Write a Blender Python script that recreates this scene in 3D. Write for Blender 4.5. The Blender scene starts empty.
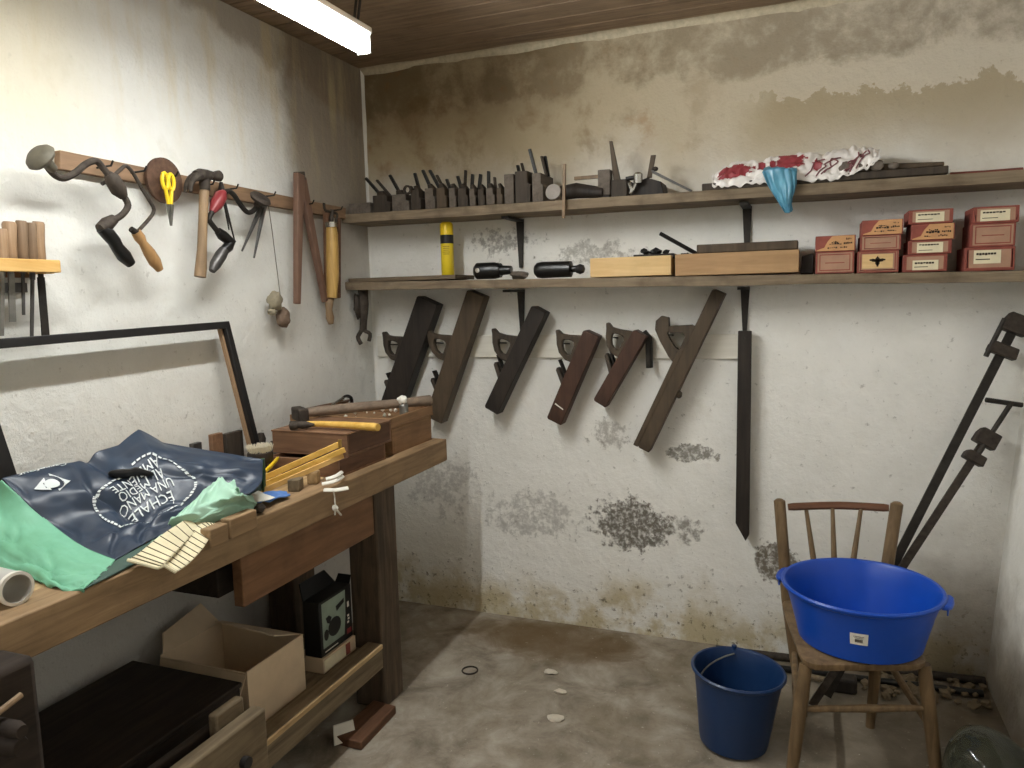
import bpy, bmesh, math, random
from mathutils import Vector as V, Matrix, noise
R = random.Random(7)
SC = bpy.context.scene
COL = SC.collection

# ------------------------------------------------------------------ camera
CAM = (1.7543, -2.8466, 1.3476); YAW, PITCH, ROLL, FPX = -0.3732, -0.1162, -0.0247, 755.9
def cam_axes():
    F = V((math.sin(YAW)*math.cos(PITCH), math.cos(YAW)*math.cos(PITCH), math.sin(PITCH)))
    R0 = V((math.cos(YAW), -math.sin(YAW), 0)); U0 = R0.cross(F)
    return (math.cos(ROLL)*R0+math.sin(ROLL)*U0, -math.sin(ROLL)*R0+math.cos(ROLL)*U0, F)
CR, CU, CF = cam_axes()
def W(px, py, X=None, Y=None, Z=None):
    """measured point of the photograph on a known plane of the room"""
    d = CF + CR*(px-512)/FPX - CU*(py-384)/FPX
    C = V(CAM)
    if X is not None: t = (X-C.x)/d.x
    elif Y is not None: t = (Y-C.y)/d.y
    else: t = (Z-C.z)/d.z
    return C + d*t
cd = bpy.data.cameras.new('camera'); co = bpy.data.objects.new('camera', cd); COL.objects.link(co)
cd.sensor_width = 36; cd.lens = FPX*36/1024; cd.clip_start = .05
m = Matrix.Identity(4)
for i in range(3):
    m[i][0] = CR[i]; m[i][1] = CU[i]; m[i][2] = -CF[i]; m[i][3] = CAM[i]
co.matrix_world = m
SC.camera = co

# ------------------------------------------------------------------ materials
def lin(c):
    return tuple((x/12.92 if x <= .04045 else ((x+.055)/1.055)**2.4) for x in c)
def rgb(r, g, b): return lin((r/255, g/255, b/255))
class N:
    def __init__(s, name):
        s.m = bpy.data.materials.new(name); s.m.use_nodes = True
        s.t = s.m.node_tree; s.n = s.t.nodes; s.b = s.n['Principled BSDF']
    def add(s, typ, **kw):
        n = s.n.new(typ)
        for k, v in kw.items():
            if k in n.inputs.keys() if hasattr(n, 'inputs') else False: n.inputs[k].default_value = v
            else: setattr(n, k, v)
        return n
    def link(s, a, b): s.t.links.new(a, b)
    def coord(s, kind='Object'): return s.add('ShaderNodeTexCoord').outputs[kind]
    def mapping(s, src, scale=(1, 1, 1), loc=(0, 0, 0), rot=(0, 0, 0)):
        n = s.add('ShaderNodeMapping'); n.inputs['Scale'].default_value = scale; n.inputs['Location'].default_value = loc; n.inputs['Rotation'].default_value = rot
        s.link(src, n.inputs['Vector']); return n.outputs[0]
    def noise(s, src, scale, detail=6, rough=.6, dist=0):
        n = s.add('ShaderNodeTexNoise'); n.inputs['Scale'].default_value = scale; n.inputs['Detail'].default_value = detail
        n.inputs['Roughness'].default_value = rough; n.inputs['Distortion'].default_value = dist
        s.link(src, n.inputs['Vector']); return n.outputs['Fac']
    def ramp(s, fac, stops):
        n = s.add('ShaderNodeValToRGB'); e = n.color_ramp.elements
        while len(e) < len(stops): e.new(.5)
        for k, (p, c) in enumerate(stops):
            e[k].position = p; e[k].color = (*c, 1) if len(c) == 3 else c
        s.link(fac, n.inputs[0]); return n.outputs[0]
    def mr(s, val, a, b, c=0., d=1.):
        n = s.add('ShaderNodeMapRange'); n.interpolation_type = 'SMOOTHSTEP'
        s.link(val, n.inputs[0])
        for i, v in zip((1, 2, 3, 4), (a, b, c, d)): n.inputs[i].default_value = v
        return n.outputs[0]
    def math(s, op, a, b=None):
        n = s.add('ShaderNodeMath'); n.operation = op
        for i, v in enumerate((a, b)):
            if v is None: continue
            if isinstance(v, (int, float)): n.inputs[i].default_value = v
            else: s.link(v, n.inputs[i])
        return n.outputs[0]
    def mix(s, fac, a, b, blend='MIX'):
        n = s.add('ShaderNodeMix'); n.data_type = 'RGBA'; n.blend_type = blend
        for i, v in ((0, fac), (6, a), (7, b)):
            if isinstance(v, (int, float)): n.inputs[i].default_value = v
            elif isinstance(v, tuple): n.inputs[i].default_value = (*v, 1)
            else: s.link(v, n.inputs[i])
        return n.outputs[2]
    def color(s, v):
        if isinstance(v, tuple): s.b.inputs['Base Color'].default_value = (*v, 1)
        else: s.link(v, s.b.inputs['Base Color'])
    def bump(s, h, strength=.3, dist=.01):
        n = s.add('ShaderNodeBump'); n.inputs['Strength'].default_value = strength; n.inputs['Distance'].default_value = dist
        s.link(h, n.inputs['Height']); s.link(n.outputs[0], s.b.inputs['Normal'])
    def rough(s, v):
        if isinstance(v, (int, float)): s.b.inputs['Roughness'].default_value = v
        else: s.link(v, s.b.inputs['Roughness'])
def wood(name, c1, c2, axis='x', scale=1., rough=.65, wear=.35):
    k = N(name); c = k.coord()
    st = {'x': (1.2, 14, 14), 'y': (14, 1.2, 14), 'z': (14, 14, 1.2)}[axis]
    f = k.noise(k.mapping(c, tuple(v*scale for v in st)), 3.2, 8, .62, .6)
    g = k.noise(c, 9*scale, 5, .6)
    col = k.ramp(f, [(.3, rgb(*c1)), (.7, rgb(*c2))])
    col = k.mix(k.mr(g, .45, .75, 0, wear), col, tuple(v*.45 for v in rgb(*c1)))
    k.color(col); k.rough(rough); k.bump(f, .25, .004); k.b.inputs['Specular IOR Level'].default_value = .3
    return k.m
def plain(name, c, rough=.6, var=.18, scale=30, metal=0., bump=.1, spec=.4, c2=None):
    k = N(name); f = k.noise(k.coord(), scale, 6, .6)
    a = rgb(*c); b = rgb(*c2) if c2 else tuple(v*(1-var*2) for v in a)
    k.color(k.ramp(f, [(.35, a), (.75, b)])); k.rough(rough); k.b.inputs['Metallic'].default_value = metal
    k.b.inputs['Specular IOR Level'].default_value = spec
    if bump: k.bump(f, bump, .003)
    return k.m

# old whitewashed plaster, with the damp stains where they are on each wall
def plaster(name, kind):
    k = N(name); P = k.add('ShaderNodeNewGeometry').outputs['Position']
    sep = k.add('ShaderNodeSeparateXYZ'); k.link(P, sep.inputs[0]); x, y, z = sep.outputs
    big = k.noise(P, 1.6, 7, .62, .1); med = k.noise(P, 6, 8, .65, .2); fine = k.noise(P, 38, 6, .7); patch = k.noise(k.mapping(P, (1, 1, 1), (3.3, 1.7, 5.1)), 3.1, 9, .66, .15)
    base = [(219, 217, 210), (227, 226, 220), (210, 207, 197)] if kind == 'left' else [(235, 233, 226), (243, 241, 235), (227, 223, 213)]  # light balance put into the paint: left wall darker near the lamp, others lighter
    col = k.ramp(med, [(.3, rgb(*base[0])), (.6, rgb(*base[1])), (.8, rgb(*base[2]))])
    if kind == 'back':
        # brown damp under the ceiling, strongest towards the left corner
        zz = k.math('ADD', z, k.math('MULTIPLY', k.math('SUBTRACT', big, .5), .55))
        m1 = k.math('MULTIPLY', k.mr(zz, 1.62, 1.95), k.mr(x, 3.1, .1, .55, 1.))
        col = k.mix(k.math('MULTIPLY', m1, .9), col, rgb(172, 154, 117))
        m2 = k.math('MULTIPLY', k.mr(zz, 1.90, 2.22), k.mr(k.math('ADD', x, k.math('MULTIPLY', med, .9)), 2.0, .75))
        col = k.mix(k.math('MULTIPLY', k.math('MULTIPLY', m2, k.mr(patch, .32, .6, .45, 1.)), .66), col, rgb(120, 100, 72))
        bz = k.math('MULTIPLY', k.mr(med, .48, .66), k.math('MULTIPLY', k.mr(z, 1.72, 1.9), k.mr(x, 1.9, .9)))
        col = k.mix(k.math('MULTIPLY', bz, .5), col, rgb(126, 100, 66))
        m2b = k.math('MULTIPLY', k.mr(k.math('ADD', z, k.math('MULTIPLY', k.math('SUBTRACT', patch, .5), .28)), 2.08, 2.13), k.mr(patch, .40, .56))
        col = k.mix(k.math('MULTIPLY', m2b, .5), col, rgb(100, 82, 56))
        # tide line to the right
        bl = k.math('MULTIPLY', k.mr(k.math('ADD', z, k.math('MULTIPLY', k.math('SUBTRACT', med, .5), .42)), 1.995, 1.985), k.mr(k.math('ADD', x, k.math('MULTIPLY', big, .6)), 1.75, 2.0))
        bl = k.math('MULTIPLY', bl, k.mr(z, 1.72, 1.98))
        col = k.mix(k.math('MULTIPLY', bl, .6), col, rgb(150, 132, 96))
        # orange rust blooms
        m3 = k.math('MULTIPLY', k.mr(patch, .58, .68), k.math('MULTIPLY', k.mr(z, 1.8, 2.0), k.mr(x, 1.7, 1.2)))
        col = k.mix(k.math('MULTIPLY', m3, .5), col, rgb(150, 104, 58))
        # grey bare patch where the whitewash has flaked
        def blob(cx, cz, rx, rz, c, amt, lo=.46, hi=.6):
            nonlocal col
            dx = k.math('DIVIDE', k.math('SUBTRACT', x, cx), rx); dz = k.math('DIVIDE', k.math('SUBTRACT', z, cz), rz)
            d = k.math('ADD', k.math('MULTIPLY', dx, dx), k.math('MULTIPLY', dz, dz))
            w = k.math('ADD', k.math('ADD', k.math('MULTIPLY', fine, .45), k.math('MULTIPLY', k.noise(P, 14, 7, .65), .55)), k.math('MULTIPLY', k.math('SUBTRACT', 1., k.math('MINIMUM', d, 2.2)), .17))
            w = k.math('MULTIPLY', k.mr(w, lo+.12, hi+.07), k.mr(k.noise(P, 52, 5, .7), .34, .56, .25, 1.))
            col = k.mix(k.math('MULTIPLY', w, amt), col, c)
        blob(1.12, .445, .17, .12, rgb(104, 98, 88), .95, .40, .52)
        blob(1.33, .44, .12, .07, rgb(120, 114, 104), .8)
        blob(1.36, .74, .10, .04, rgb(118, 112, 102), .85, .4, .5)
        blob(1.67, .35, .075, .08, rgb(96, 84, 66), .9, .36, .48)
        blob(.72, .45, .30, .14, rgb(150, 146, 138), .55)
        blob(.62, 1.56, .22, .08, rgb(118, 113, 104), .7)
        blob(1.0, 1.50, .25, .07, rgb(128, 123, 112), .6)
        blob(1.05, .80, .13, .09, rgb(128, 120, 108), .6)
        blob(.30, .55, .24, .20, rgb(160, 156, 150), .5)
        # yellowed foot of the wall
        zf = k.math('ADD', z, k.math('MULTIPLY', k.math('SUBTRACT', patch, .5), .5))
        col = k.mix(k.math('MULTIPLY', k.math('MULTIPLY', k.mr(zf, .24, .06), k.mr(med, .36, .56)), .75), col, rgb(182, 164, 112))
        m4 = k.math('MULTIPLY', k.mr(zf, .34, .1), k.mr(fine, .56, .64))
        col = k.mix(k.math('MULTIPLY', m4, .75), col, rgb(106, 94, 66))
        col = k.mix(k.math('MULTIPLY', k.math('MULTIPLY', k.mr(x, 1.85, 2.25), k.mr(zf, .62, .15)), .7), col, rgb(112, 98, 74))
        sp = k.math('MULTIPLY', k.mr(fine, .60, .68), k.mr(z, 2.2, .4, .35, 1.))
        col = k.mix(k.math('MULTIPLY', sp, .5), col, rgb(126, 120, 108))
    elif kind == 'left':
        yy = k.math('ADD', y, k.math('MULTIPLY', k.math('SUBTRACT', big, .5), .3))
        zz = k.math('ADD', z, k.math('MULTIPLY', k.math('SUBTRACT', med, .5), .25))
        # brown band under the ceiling, damp down the corner
        m1 = k.mr(k.math('ADD', zz, k.math('MULTIPLY', yy, .20)), 2.02, 2.10)
        col = k.mix(k.math('MULTIPLY', m1, .62), col, rgb(140, 122, 98))
        m2 = k.math('MULTIPLY', k.mr(yy, -.56, -.47), k.mr(zz, 1.25, 1.75))
        col = k.mix(k.math('MULTIPLY', m2, .78), col, rgb(126, 110, 90))
        st = k.noise(k.mapping(P, (1, 5, .9)), 2.2, 7, .6)
        m3 = k.math('MULTIPLY', k.mr(st, .46, .70), k.mr(z, 1.6, 2.15))
        col = k.mix(k.math('MULTIPLY', m3, .50), col, rgb(208, 190, 146))
        m6 = k.math('MULTIPLY', k.mr(k.math('ADD', yy, k.math('MULTIPLY', st, .3)), -1.05, -1.35), k.mr(zz, 1.6, 1.85))
        col = k.mix(k.math('MULTIPLY', m6, .4), col, rgb(218, 202, 158))
        m4 = k.math('MULTIPLY', k.mr(fine, .60, .68), k.mr(z, 1.9, .9, .25, 1.))
        col = k.mix(k.math('MULTIPLY', m4, .5), col, rgb(140, 134, 120))
        m5 = k.mr(z, .75, .55)
        col = k.mix(k.math('MULTIPLY', m5, .6), col, rgb(168, 162, 156))
    else:
        zf = k.math('ADD', z, k.math('MULTIPLY', k.math('SUBTRACT', med, .5), .5))
        col = k.mix(k.math('MULTIPLY', k.mr(zf, .5, .0), .8), col, rgb(120, 106, 84))
        col = k.mix(k.math('MULTIPLY', k.mr(big, .45, .7), .4), col, rgb(190, 180, 158))
    k.color(col); k.rough(.9); k.b.inputs['Specular IOR Level'].default_value = .15
    h = k.math('ADD', k.math('MULTIPLY', med, .8), k.math('ADD', k.math('MULTIPLY', fine, .3), k.math('MULTIPLY', k.noise(P, 17, 6, .65), .5))); k.bump(h, .55, .022)
    return k.m

def floor_mat():
    k = N('worn_concrete'); P = k.add('ShaderNodeNewGeometry').outputs['Position']
    sep = k.add('ShaderNodeSeparateXYZ'); k.link(P, sep.inputs[0]); x, y, z = sep.outputs
    big = k.noise(P, 1.9, 7, .62, .6); med = k.noise(P, 7, 8, .66, .4); fine = k.noise(P, 55, 6, .7)
    col = k.ramp(med, [(.30, rgb(108, 99, 85)), (.5, rgb(150, 140, 125)), (.72, rgb(182, 174, 160))])
    col = k.mix(k.mr(big, .45, .68, 0, .6), col, rgb(118, 106, 84))
    dx = k.math('DIVIDE', k.math('SUBTRACT', x, .85), .42); dy = k.math('DIVIDE', k.math('SUBTRACT', y, -.16), .17)
    d = k.math('ADD', k.math('MULTIPLY', dx, dx), k.math('MULTIPLY', dy, dy))
    col = k.mix(k.math('MULTIPLY', k.mr(k.math('ADD', d, k.math('MULTIPLY', med, 1.6)), 2.2, .9), .8), col, rgb(100, 78, 46))
    col = k.mix(k.math('MULTIPLY', k.mr(x, 1.45, 2.0), .6), col, rgb(98, 86, 68))
    col = k.mix(k.math('MULTIPLY', k.mr(fine, .60, .70), .5), col, rgb(92, 82, 66))
    col = k.mix(k.math('MULTIPLY', k.mr(fine, .38, .30), .6), col, rgb(206, 200, 188))
    k.color(col); k.rough(k.mr(big, .3, .7, .55, .85)); k.b.inputs['Specular IOR Level'].default_value = .3
    k.bump(k.math('ADD', med, k.math('MULTIPLY', fine, .3)), .3, .012)
    return k.m
def emit(name, c, s):
    k = N(name); k.b.inputs['Emission Color'].default_value = (*c, 1); k.b.inputs['Emission Strength'].default_value = s
    k.color((.9, .9, .9)); return k.m

M = {}
M['bench'] = wood('oak_bench', (126, 102, 74), (166, 138, 104), 'y')
M['bench_top'] = wood('worn_bench_top', (150, 122, 84), (206, 178, 134), 'y', wear=.5)
M['apron'] = wood('red_brown_board', (104, 74, 50), (136, 100, 70), 'y')
M['oldwood'] = wood('old_grey_wood', (64, 54, 44), (104, 88, 72), 'z', rough=.8)
M['oldwood_y'] = wood('old_grey_beam', (92, 80, 62), (138, 122, 98), 'y', rough=.8)
M['darkbox'] = wood('dark_chest_wood', (34, 28, 24), (58, 48, 40), 'y', rough=.8)
M['shelf'] = wood('grey_shelf_board', (104, 90, 72), (146, 130, 108), 'x', rough=.8, wear=.6)
M['rail'] = wood('brown_rail', (120, 96, 72), (152, 122, 96), 'y')
M['pine'] = wood('pale_pine', (206, 170, 116), (226, 194, 142), 'x', wear=.15)
M['pine_y'] = wood('golden_pine', (206, 160, 90), (228, 188, 122), 'y', wear=.15)
M['cratewood'] = wood('tray_wood', (158, 124, 88), (184, 150, 110), 'x', wear=.2)
M['redbrown'] = wood('red_brown_box', (104, 76, 56), (140, 106, 80), 'x', wear=.3)
M['redbrown_d'] = wood('dark_red_brown_box', (84, 58, 42), (112, 80, 58), 'y', wear=.3)
M['midbrown'] = wood('mid_brown_tray', (128, 98, 68), (162, 126, 92), 'y', wear=.3)
M['plane_dark'] = wood('blackened_beech', (34, 30, 27), (58, 50, 44), 'z', rough=.6)
M['plane_brown'] = wood('dark_beech', (66, 55, 43), (92, 78, 62), 'z', rough=.6)
M['plane_red'] = wood('red_dark_beech', (58, 40, 31), (84, 60, 48), 'z', rough=.55)
M['plane_grey'] = wood('grimy_beech', (82, 74, 66), (120, 110, 100), 'y', rough=.75)
M['plane_side'] = wood('black_wedge_wood', (48, 42, 36), (80, 70, 60), 'z', rough=.7)
M['tote'] = wood('worn_tote', (60, 51, 41), (90, 77, 62), 'z', rough=.6)
M['handle'] = wood('tool_handle', (108, 88, 66), (150, 124, 94), 'z', rough=.5, wear=.2)
M['handle_y'] = wood('hammer_handle', (110, 95, 82), (146, 128, 110), 'y', rough=.55, wear=.3)
M['handle_yellow'] = wood('varnished_handle', (206, 158, 70), (230, 190, 104), 'y', rough=.35, wear=.1)
M['chair'] = wood('chair_wood', (92, 74, 52), (134, 110, 80), 'z', rough=.5)
M['chair_rail'] = wood('chair_rail_wood', (84, 56, 40), (118, 82, 60), 'x', rough=.45)
M['divider'] = wood('red_divider_wood', (96, 72, 60), (124, 96, 80), 'z', rough=.5)
M['chisel'] = wood('chisel_handle', (142, 116, 88), (176, 146, 116), 'z', rough=.5)
M['chisel_d'] = wood('dark_chisel_handle', (114, 94, 74), (144, 120, 96), 'z', rough=.5)
M['iron'] = plain('dark_iron', (62, 58, 54), .55, .25, 40, .7, .3)
M['rust'] = plain('rusty_iron', (80, 72, 64), .7, .25, 50, .5, .4, c2=(48, 40, 36))
M['steel'] = plain('dull_steel', (150, 148, 142), .42, .2, 30, .85, .1)
M['bright'] = plain('bright_steel', (200, 198, 192), .25, .1, 20, 1, .05)
M['greysteel'] = plain('grey_blade_steel', (96, 94, 92), .45, .2, 30, .75, .1)
M['tan'] = wood('tan_handle', (148, 112, 72), (180, 142, 96), 'z', rough=.45, wear=.15)
M['golden'] = wood('golden_barrel', (142, 108, 58), (206, 168, 98), 'z', rough=.4, wear=.4)
M['brass'] = plain('brass', (180, 148, 88), .35, .2, 30, .9, .1)
M['black'] = plain('black_paint', (34, 32, 32), .45, .2, 30)
M['blackmetal'] = plain('black_metal', (26, 25, 24), .35, .2, 30, .3, .1, .6)
M['red'] = plain('red_paint', (138, 54, 56), .35, .1, 40)
M['yellow'] = plain('yellow_plastic', (236, 200, 40), .4, .06, 20, bump=0)
M['yellowcan'] = plain('yellow_can', (226, 200, 44), .35, .06, 20, bump=0)
M['blue'] = plain('blue_basin', (15, 74, 180), .35, .04, 8, bump=0, spec=.5)
M['bucket'] = plain('dark_blue_bucket', (20, 50, 92), .4, .06, 8, bump=0, spec=.5)
M['white'] = plain('white_paint', (226, 222, 212), .6, .06, 20)
M['ledger'] = wood('painted_ledger', (222, 217, 204), (236, 232, 221), 'x', wear=.12)
M['paper'] = plain('cream_paper', (232, 222, 190), .8, .08, 20, bump=0)
M['paper_w'] = plain('white_paper', (236, 232, 220), .8, .05, 20, bump=.1)
M['ink'] = plain('dark_ink', (58, 46, 36), .8, .1, 20, bump=0)
M['cigar'] = plain('tan_box_card', (176, 138, 114), .75, .1, 25, bump=.05)
M['cigar_o'] = plain('orange_box_card', (206, 156, 108), .75, .1, 25, bump=.05)
M['cigar_red'] = plain('red_box_trim', (150, 80, 68), .7, .15, 25, bump=.05)
M['navy'] = plain('navy_bag', (40, 50, 66), .38, .12, 14, bump=.15, spec=.5, c2=(44, 60, 80))
M['green'] = plain('mint_bag', (122, 184, 154), .6, .1, 14, bump=.1, c2=(104, 164, 130))
M['dgreen'] = plain('dark_green_bag', (62, 86, 76), .6, .12, 14, bump=.15)
M['lgreen'] = plain('pale_green_lining', (168, 206, 184), .7, .08, 16, bump=.2)
M['print'] = plain('white_print', (216, 222, 222), .6, .05, 40, bump=0)
M['strap'] = plain('cream_webbing', (226, 216, 182), .8, .06, 40, bump=.2)
M['strapdark'] = plain('webbing_groove', (96, 86, 62), .85, .1, 40, bump=0)
M['pvc'] = plain('grey_pvc', (186, 184, 178), .45, .06, 20, bump=0)
M['rag'] = plain('blue_rag', (86, 126, 190), .8, .1, 30, bump=.3)
M['cardboard'] = plain('brown_cardboard', (212, 190, 160), .8, .08, 12, bump=.1)
M['stone'] = plain('grey_stone', (150, 140, 118), .9, .2, 60, bump=.8)
M['stone_d'] = plain('brown_stone', (120, 100, 84), .9, .2, 60, bump=.8)
M['string'] = plain('grey_string', (110, 104, 94), .9, .1, 60, bump=0)
M['teal'] = plain('teal_plastic', (92, 160, 186), .35, .12, 16, bump=.2, spec=.6, c2=(56, 116, 146))
M['redprint'] = plain('red_print', (150, 62, 68), .5, .1, 20, bump=0)
M['bag_w'] = plain('white_plastic_bag', (240, 235, 230), .4, .08, 14, bump=.2, spec=.5)
M['disc'] = plain('rusty_disc', (104, 78, 62), .8, .25, 60, .3, .4)
M['print_black'] = plain('black_carton', (26, 25, 24), .5, .15, 30, bump=0)
M['print_green'] = plain('pale_green_print', (148, 164, 148), .5, .12, 20, bump=0)
M['debris'] = plain('plaster_chip', (206, 196, 178), .9, .1, 60, bump=.5)
M['ceil'] = wood('dark_ceiling_boards', (124, 104, 84), (158, 136, 112), 'x', rough=.8)
M['beadboard'] = plain('chipped_white', (198, 186, 160), .85, .15, 60, bump=.5)
M['lamp_shell'] = plain('lamp_white_enamel', (230, 228, 220), .4, .03, 20, bump=0)
M['lamp'] = emit('lamp_diffuser', (.975, 1., .985), 64.); M['fill_lamp'] = emit('fill_lamp_diffuser', (.975, 1., .985), 30.)
k = N('clear_glass'); k.color(rgb(150, 152, 134)); k.b.inputs['Transmission Weight'].default_value = .9; k.rough(.08); k.b.inputs['IOR'].default_value = 1.3; M['glass'] = k.m
# translucent soft plastic wrap
M['bristle'] = plain('bristle', (226, 218, 196), .8, .08, 40, bump=0)

# ------------------------------------------------------------------ mesh kit
def frame(o, ux, uy=None, uz=None):
    """matrix with x along ux; uy/uz completed"""
    ux = V(ux).normalized()
    if uz is None and uy is None: uz = V((0, 0, 1)) if abs(ux.z) < .95 else V((0, 1, 0))
    if uy is not None:
        uy = V(uy); uy = (uy-ux*uy.dot(ux)).normalized(); uz = ux.cross(uy)
    else:
        uz = V(uz); uz = (uz-ux*uz.dot(ux)).normalized(); uy = uz.cross(ux)
    m = Matrix.Identity(4)
    for i in range(3): m[i][0] = ux[i]; m[i][1] = uy[i]; m[i][2] = uz[i]; m[i][3] = o[i]
    return m
class MB:
    def __init__(s): s.b = bmesh.new()
    def v(s, p): return s.b.verts.new(p)
    def f(s, vs):
        try: return s.b.faces.new(vs)
        except ValueError: return None
    def hexa(s, lo, hi):
        a = [s.v(p) for p in lo]; c = [s.v(p) for p in hi]
        s.f(a[::-1]); s.f(c)
        for i in range(4): s.f([a[i], a[(i+1) % 4], c[(i+1) % 4], c[i]])
        return s
    def box(s, lo, hi, mat=None):
        x0, y0, z0 = lo; x1, y1, z1 = hi; mt = mat or Matrix.Identity(4)
        q = lambda z: [mt @ V(p) for p in ((x0, y0, z), (x1, y0, z), (x1, y1, z), (x0, y1, z))]
        return s.hexa(q(z0), q(z1))
    def rings(s, rings, cap0=True, cap1=True, close=True):
        vs = [[s.v(p) for p in r] for r in rings]; n = len(vs[0])
        for a, b in zip(vs, vs[1:]):
            for i in range(n if close else n-1): s.f([a[i], a[(i+1) % n], b[(i+1) % n], b[i]])
        if cap0: s.f(vs[0][::-1])
        if cap1: s.f(vs[-1])
        return s
    def tube(s, pts, r, n=10, sq=1.):
        pts = [V(p) for p in pts]; rs = r if isinstance(r, (list, tuple)) else [r]*len(pts)
        out = []; prev = None
        for i, p in enumerate(pts):
            t = ((pts[i+1]-p).normalized() if i < len(pts)-1 else V((0, 0, 0))) + ((p-pts[i-1]).normalized() if i else V((0, 0, 0)))
            t.normalize()
            if prev is None:
                prev = t.orthogonal().normalized()
            a = (prev - t*prev.dot(t)).normalized(); b = t.cross(a); prev = a
            out.append([p + a*math.cos(2*math.pi*j/n)*rs[i] + b*math.sin(2*math.pi*j/n)*rs[i]*sq for j in range(n)])
        return s.rings(out)
    def lathe(s, prof, mt, n=32, cap0=True, cap1=True):
        return s.rings([[mt @ V((r*math.cos(2*math.pi*j/n), r*math.sin(2*math.pi*j/n), z)) for j in range(n)] for r, z in prof], cap0, cap1)
    def prism(s, out, mt, d, hole=None):
        """outline in local xy, thickness d in local z; hole = loop with the same count"""
        lo = [s.v(mt @ V((x, y, 0))) for x, y in out]; hi = [s.v(mt @ V((x, y, d))) for x, y in out]; n = len(out)
        for i in range(n): s.f([lo[i], lo[(i+1) % n], hi[(i+1) % n], hi[i]])
        if hole is None: s.f(lo[::-1]); s.f(hi)
        else:
            l2 = [s.v(mt @ V((x, y, 0))) for x, y in hole]; h2 = [s.v(mt @ V((x, y, d))) for x, y in hole]
            for i in range(n):
                j = (i+1) % n
                s.f([l2[j], l2[i], h2[i], h2[j]]); s.f([lo[j], lo[i], l2[i], l2[j]]); s.f([hi[i], hi[j], h2[j], h2[i]])
        return s
    def grid(s, fn, nu, nv, wrap=False):
        vs = [[s.v(fn(i/nu, j/nv)) for j in range(nv+1)] for i in range(nu+1)]
        for i in range(nu):
            for j in range(nv): s.f([vs[i][j], vs[i+1][j], vs[i+1][j+1], vs[i][j+1]])
        return s
    def lump(s, c, r, seed=0, amp=.3, sub=3):
        r = r if isinstance(r, (tuple, list)) else (r, r, r)
        res = bmesh.ops.create_icosphere(s.b, subdivisions=sub, radius=1)
        for v in res['verts']:
            d = 1+amp*noise.noise(v.co*1.6+V((seed*7.1, seed*3.3, 1)))
            v.co = V(c)+V((v.co.x*r[0]*d, v.co.y*r[1]*d, v.co.z*r[2]*d))
        return s
    def build(s, name, mat, parent=None, bevel=0., smooth=35, seg=2):
        bmesh.ops.remove_doubles(s.b, verts=s.b.verts, dist=1e-6)
        bmesh.ops.recalc_face_normals(s.b, faces=s.b.faces)
        o0 = V((0, 0, 0))
        if parent is not None:
            q = parent
            while q is not None: o0 += V(q.location); q = q.parent
        else:
            xs = [v.co for v in s.b.verts]
            lo = [min(c[i] for c in xs) for i in range(3)]; hi = [max(c[i] for c in xs) for i in range(3)]
            o0 = V(((lo[0]+hi[0])/2, (lo[1]+hi[1])/2, lo[2]))
        for v in s.b.verts: v.co -= o0
        me = bpy.data.meshes.new(name); s.b.to_mesh(me); s.b.free()
        me.materials.append(mat if not isinstance(mat, str) else M[mat])
        for p in me.polygons: p.use_smooth = True
        me.set_sharp_from_angle(angle=math.radians(smooth))
        o = bpy.data.objects.new(name, me); COL.objects.link(o)
        if parent is not None: o.parent = parent
        else: o.location = o0
        if bevel:
            b = o.modifiers.new('bevel', 'BEVEL'); b.width = bevel; b.segments = seg; b.limit_method = 'ANGLE'; b.angle_limit = math.radians(40); b.harden_normals = False
        return o
def tag(o, label, cat, group=None, kind=None):
    o['label'] = label; o['category'] = cat
    if group: o['group'] = group
    if kind: o['kind'] = kind
    return o
def thing(name, label, cat, loc, group=None):
    o = bpy.data.objects.new(name, None); COL.objects.link(o); o.location = loc; o.empty_display_size = .05
    return tag(o, label, cat, group)
def lab(o, t): o['label'] = t; return o
def catmull(P, t):
    n = len(P)-1; x = min(max(t, 0), 1)*n; i = min(int(x), n-1); u = x-i
    p0 = P[max(i-1, 0)]; p1 = P[i]; p2 = P[i+1]; p3 = P[min(i+2, n)]
    return .5*((2*p1)+(p2-p0)*u+(2*p0-5*p1+4*p2-p3)*u*u+(3*p1-p0-3*p2+p3)*u**3)
def patch(ctrl):
    def fn(s, t): return catmull([catmull(row, s) for row in ctrl], t)
    return fn
def text_mesh(txt, size=1., font_spacing=1.):
    cu = bpy.data.curves.new('t', 'FONT'); cu.body = txt; cu.size = size; cu.align_x = 'CENTER'; cu.resolution_u = 2
    ob = bpy.data.objects.new('t', cu); COL.objects.link(ob)
    dg = bpy.context.evaluated_depsgraph_get(); me = bpy.data.meshes.new_from_object(ob.evaluated_get(dg))
    vs = [v.co.copy() for v in me.vertices]; fs = [tuple(p.vertices) for p in me.polygons]
    bpy.data.objects.remove(ob); bpy.data.curves.remove(cu); bpy.data.meshes.remove(me)
    return vs, fs
def smooth_path(pts, n=6):
    out = []
    for i in range((len(pts)-1)*n+1): out.append(catmull(pts, i/((len(pts)-1)*n)))
    return out

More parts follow.
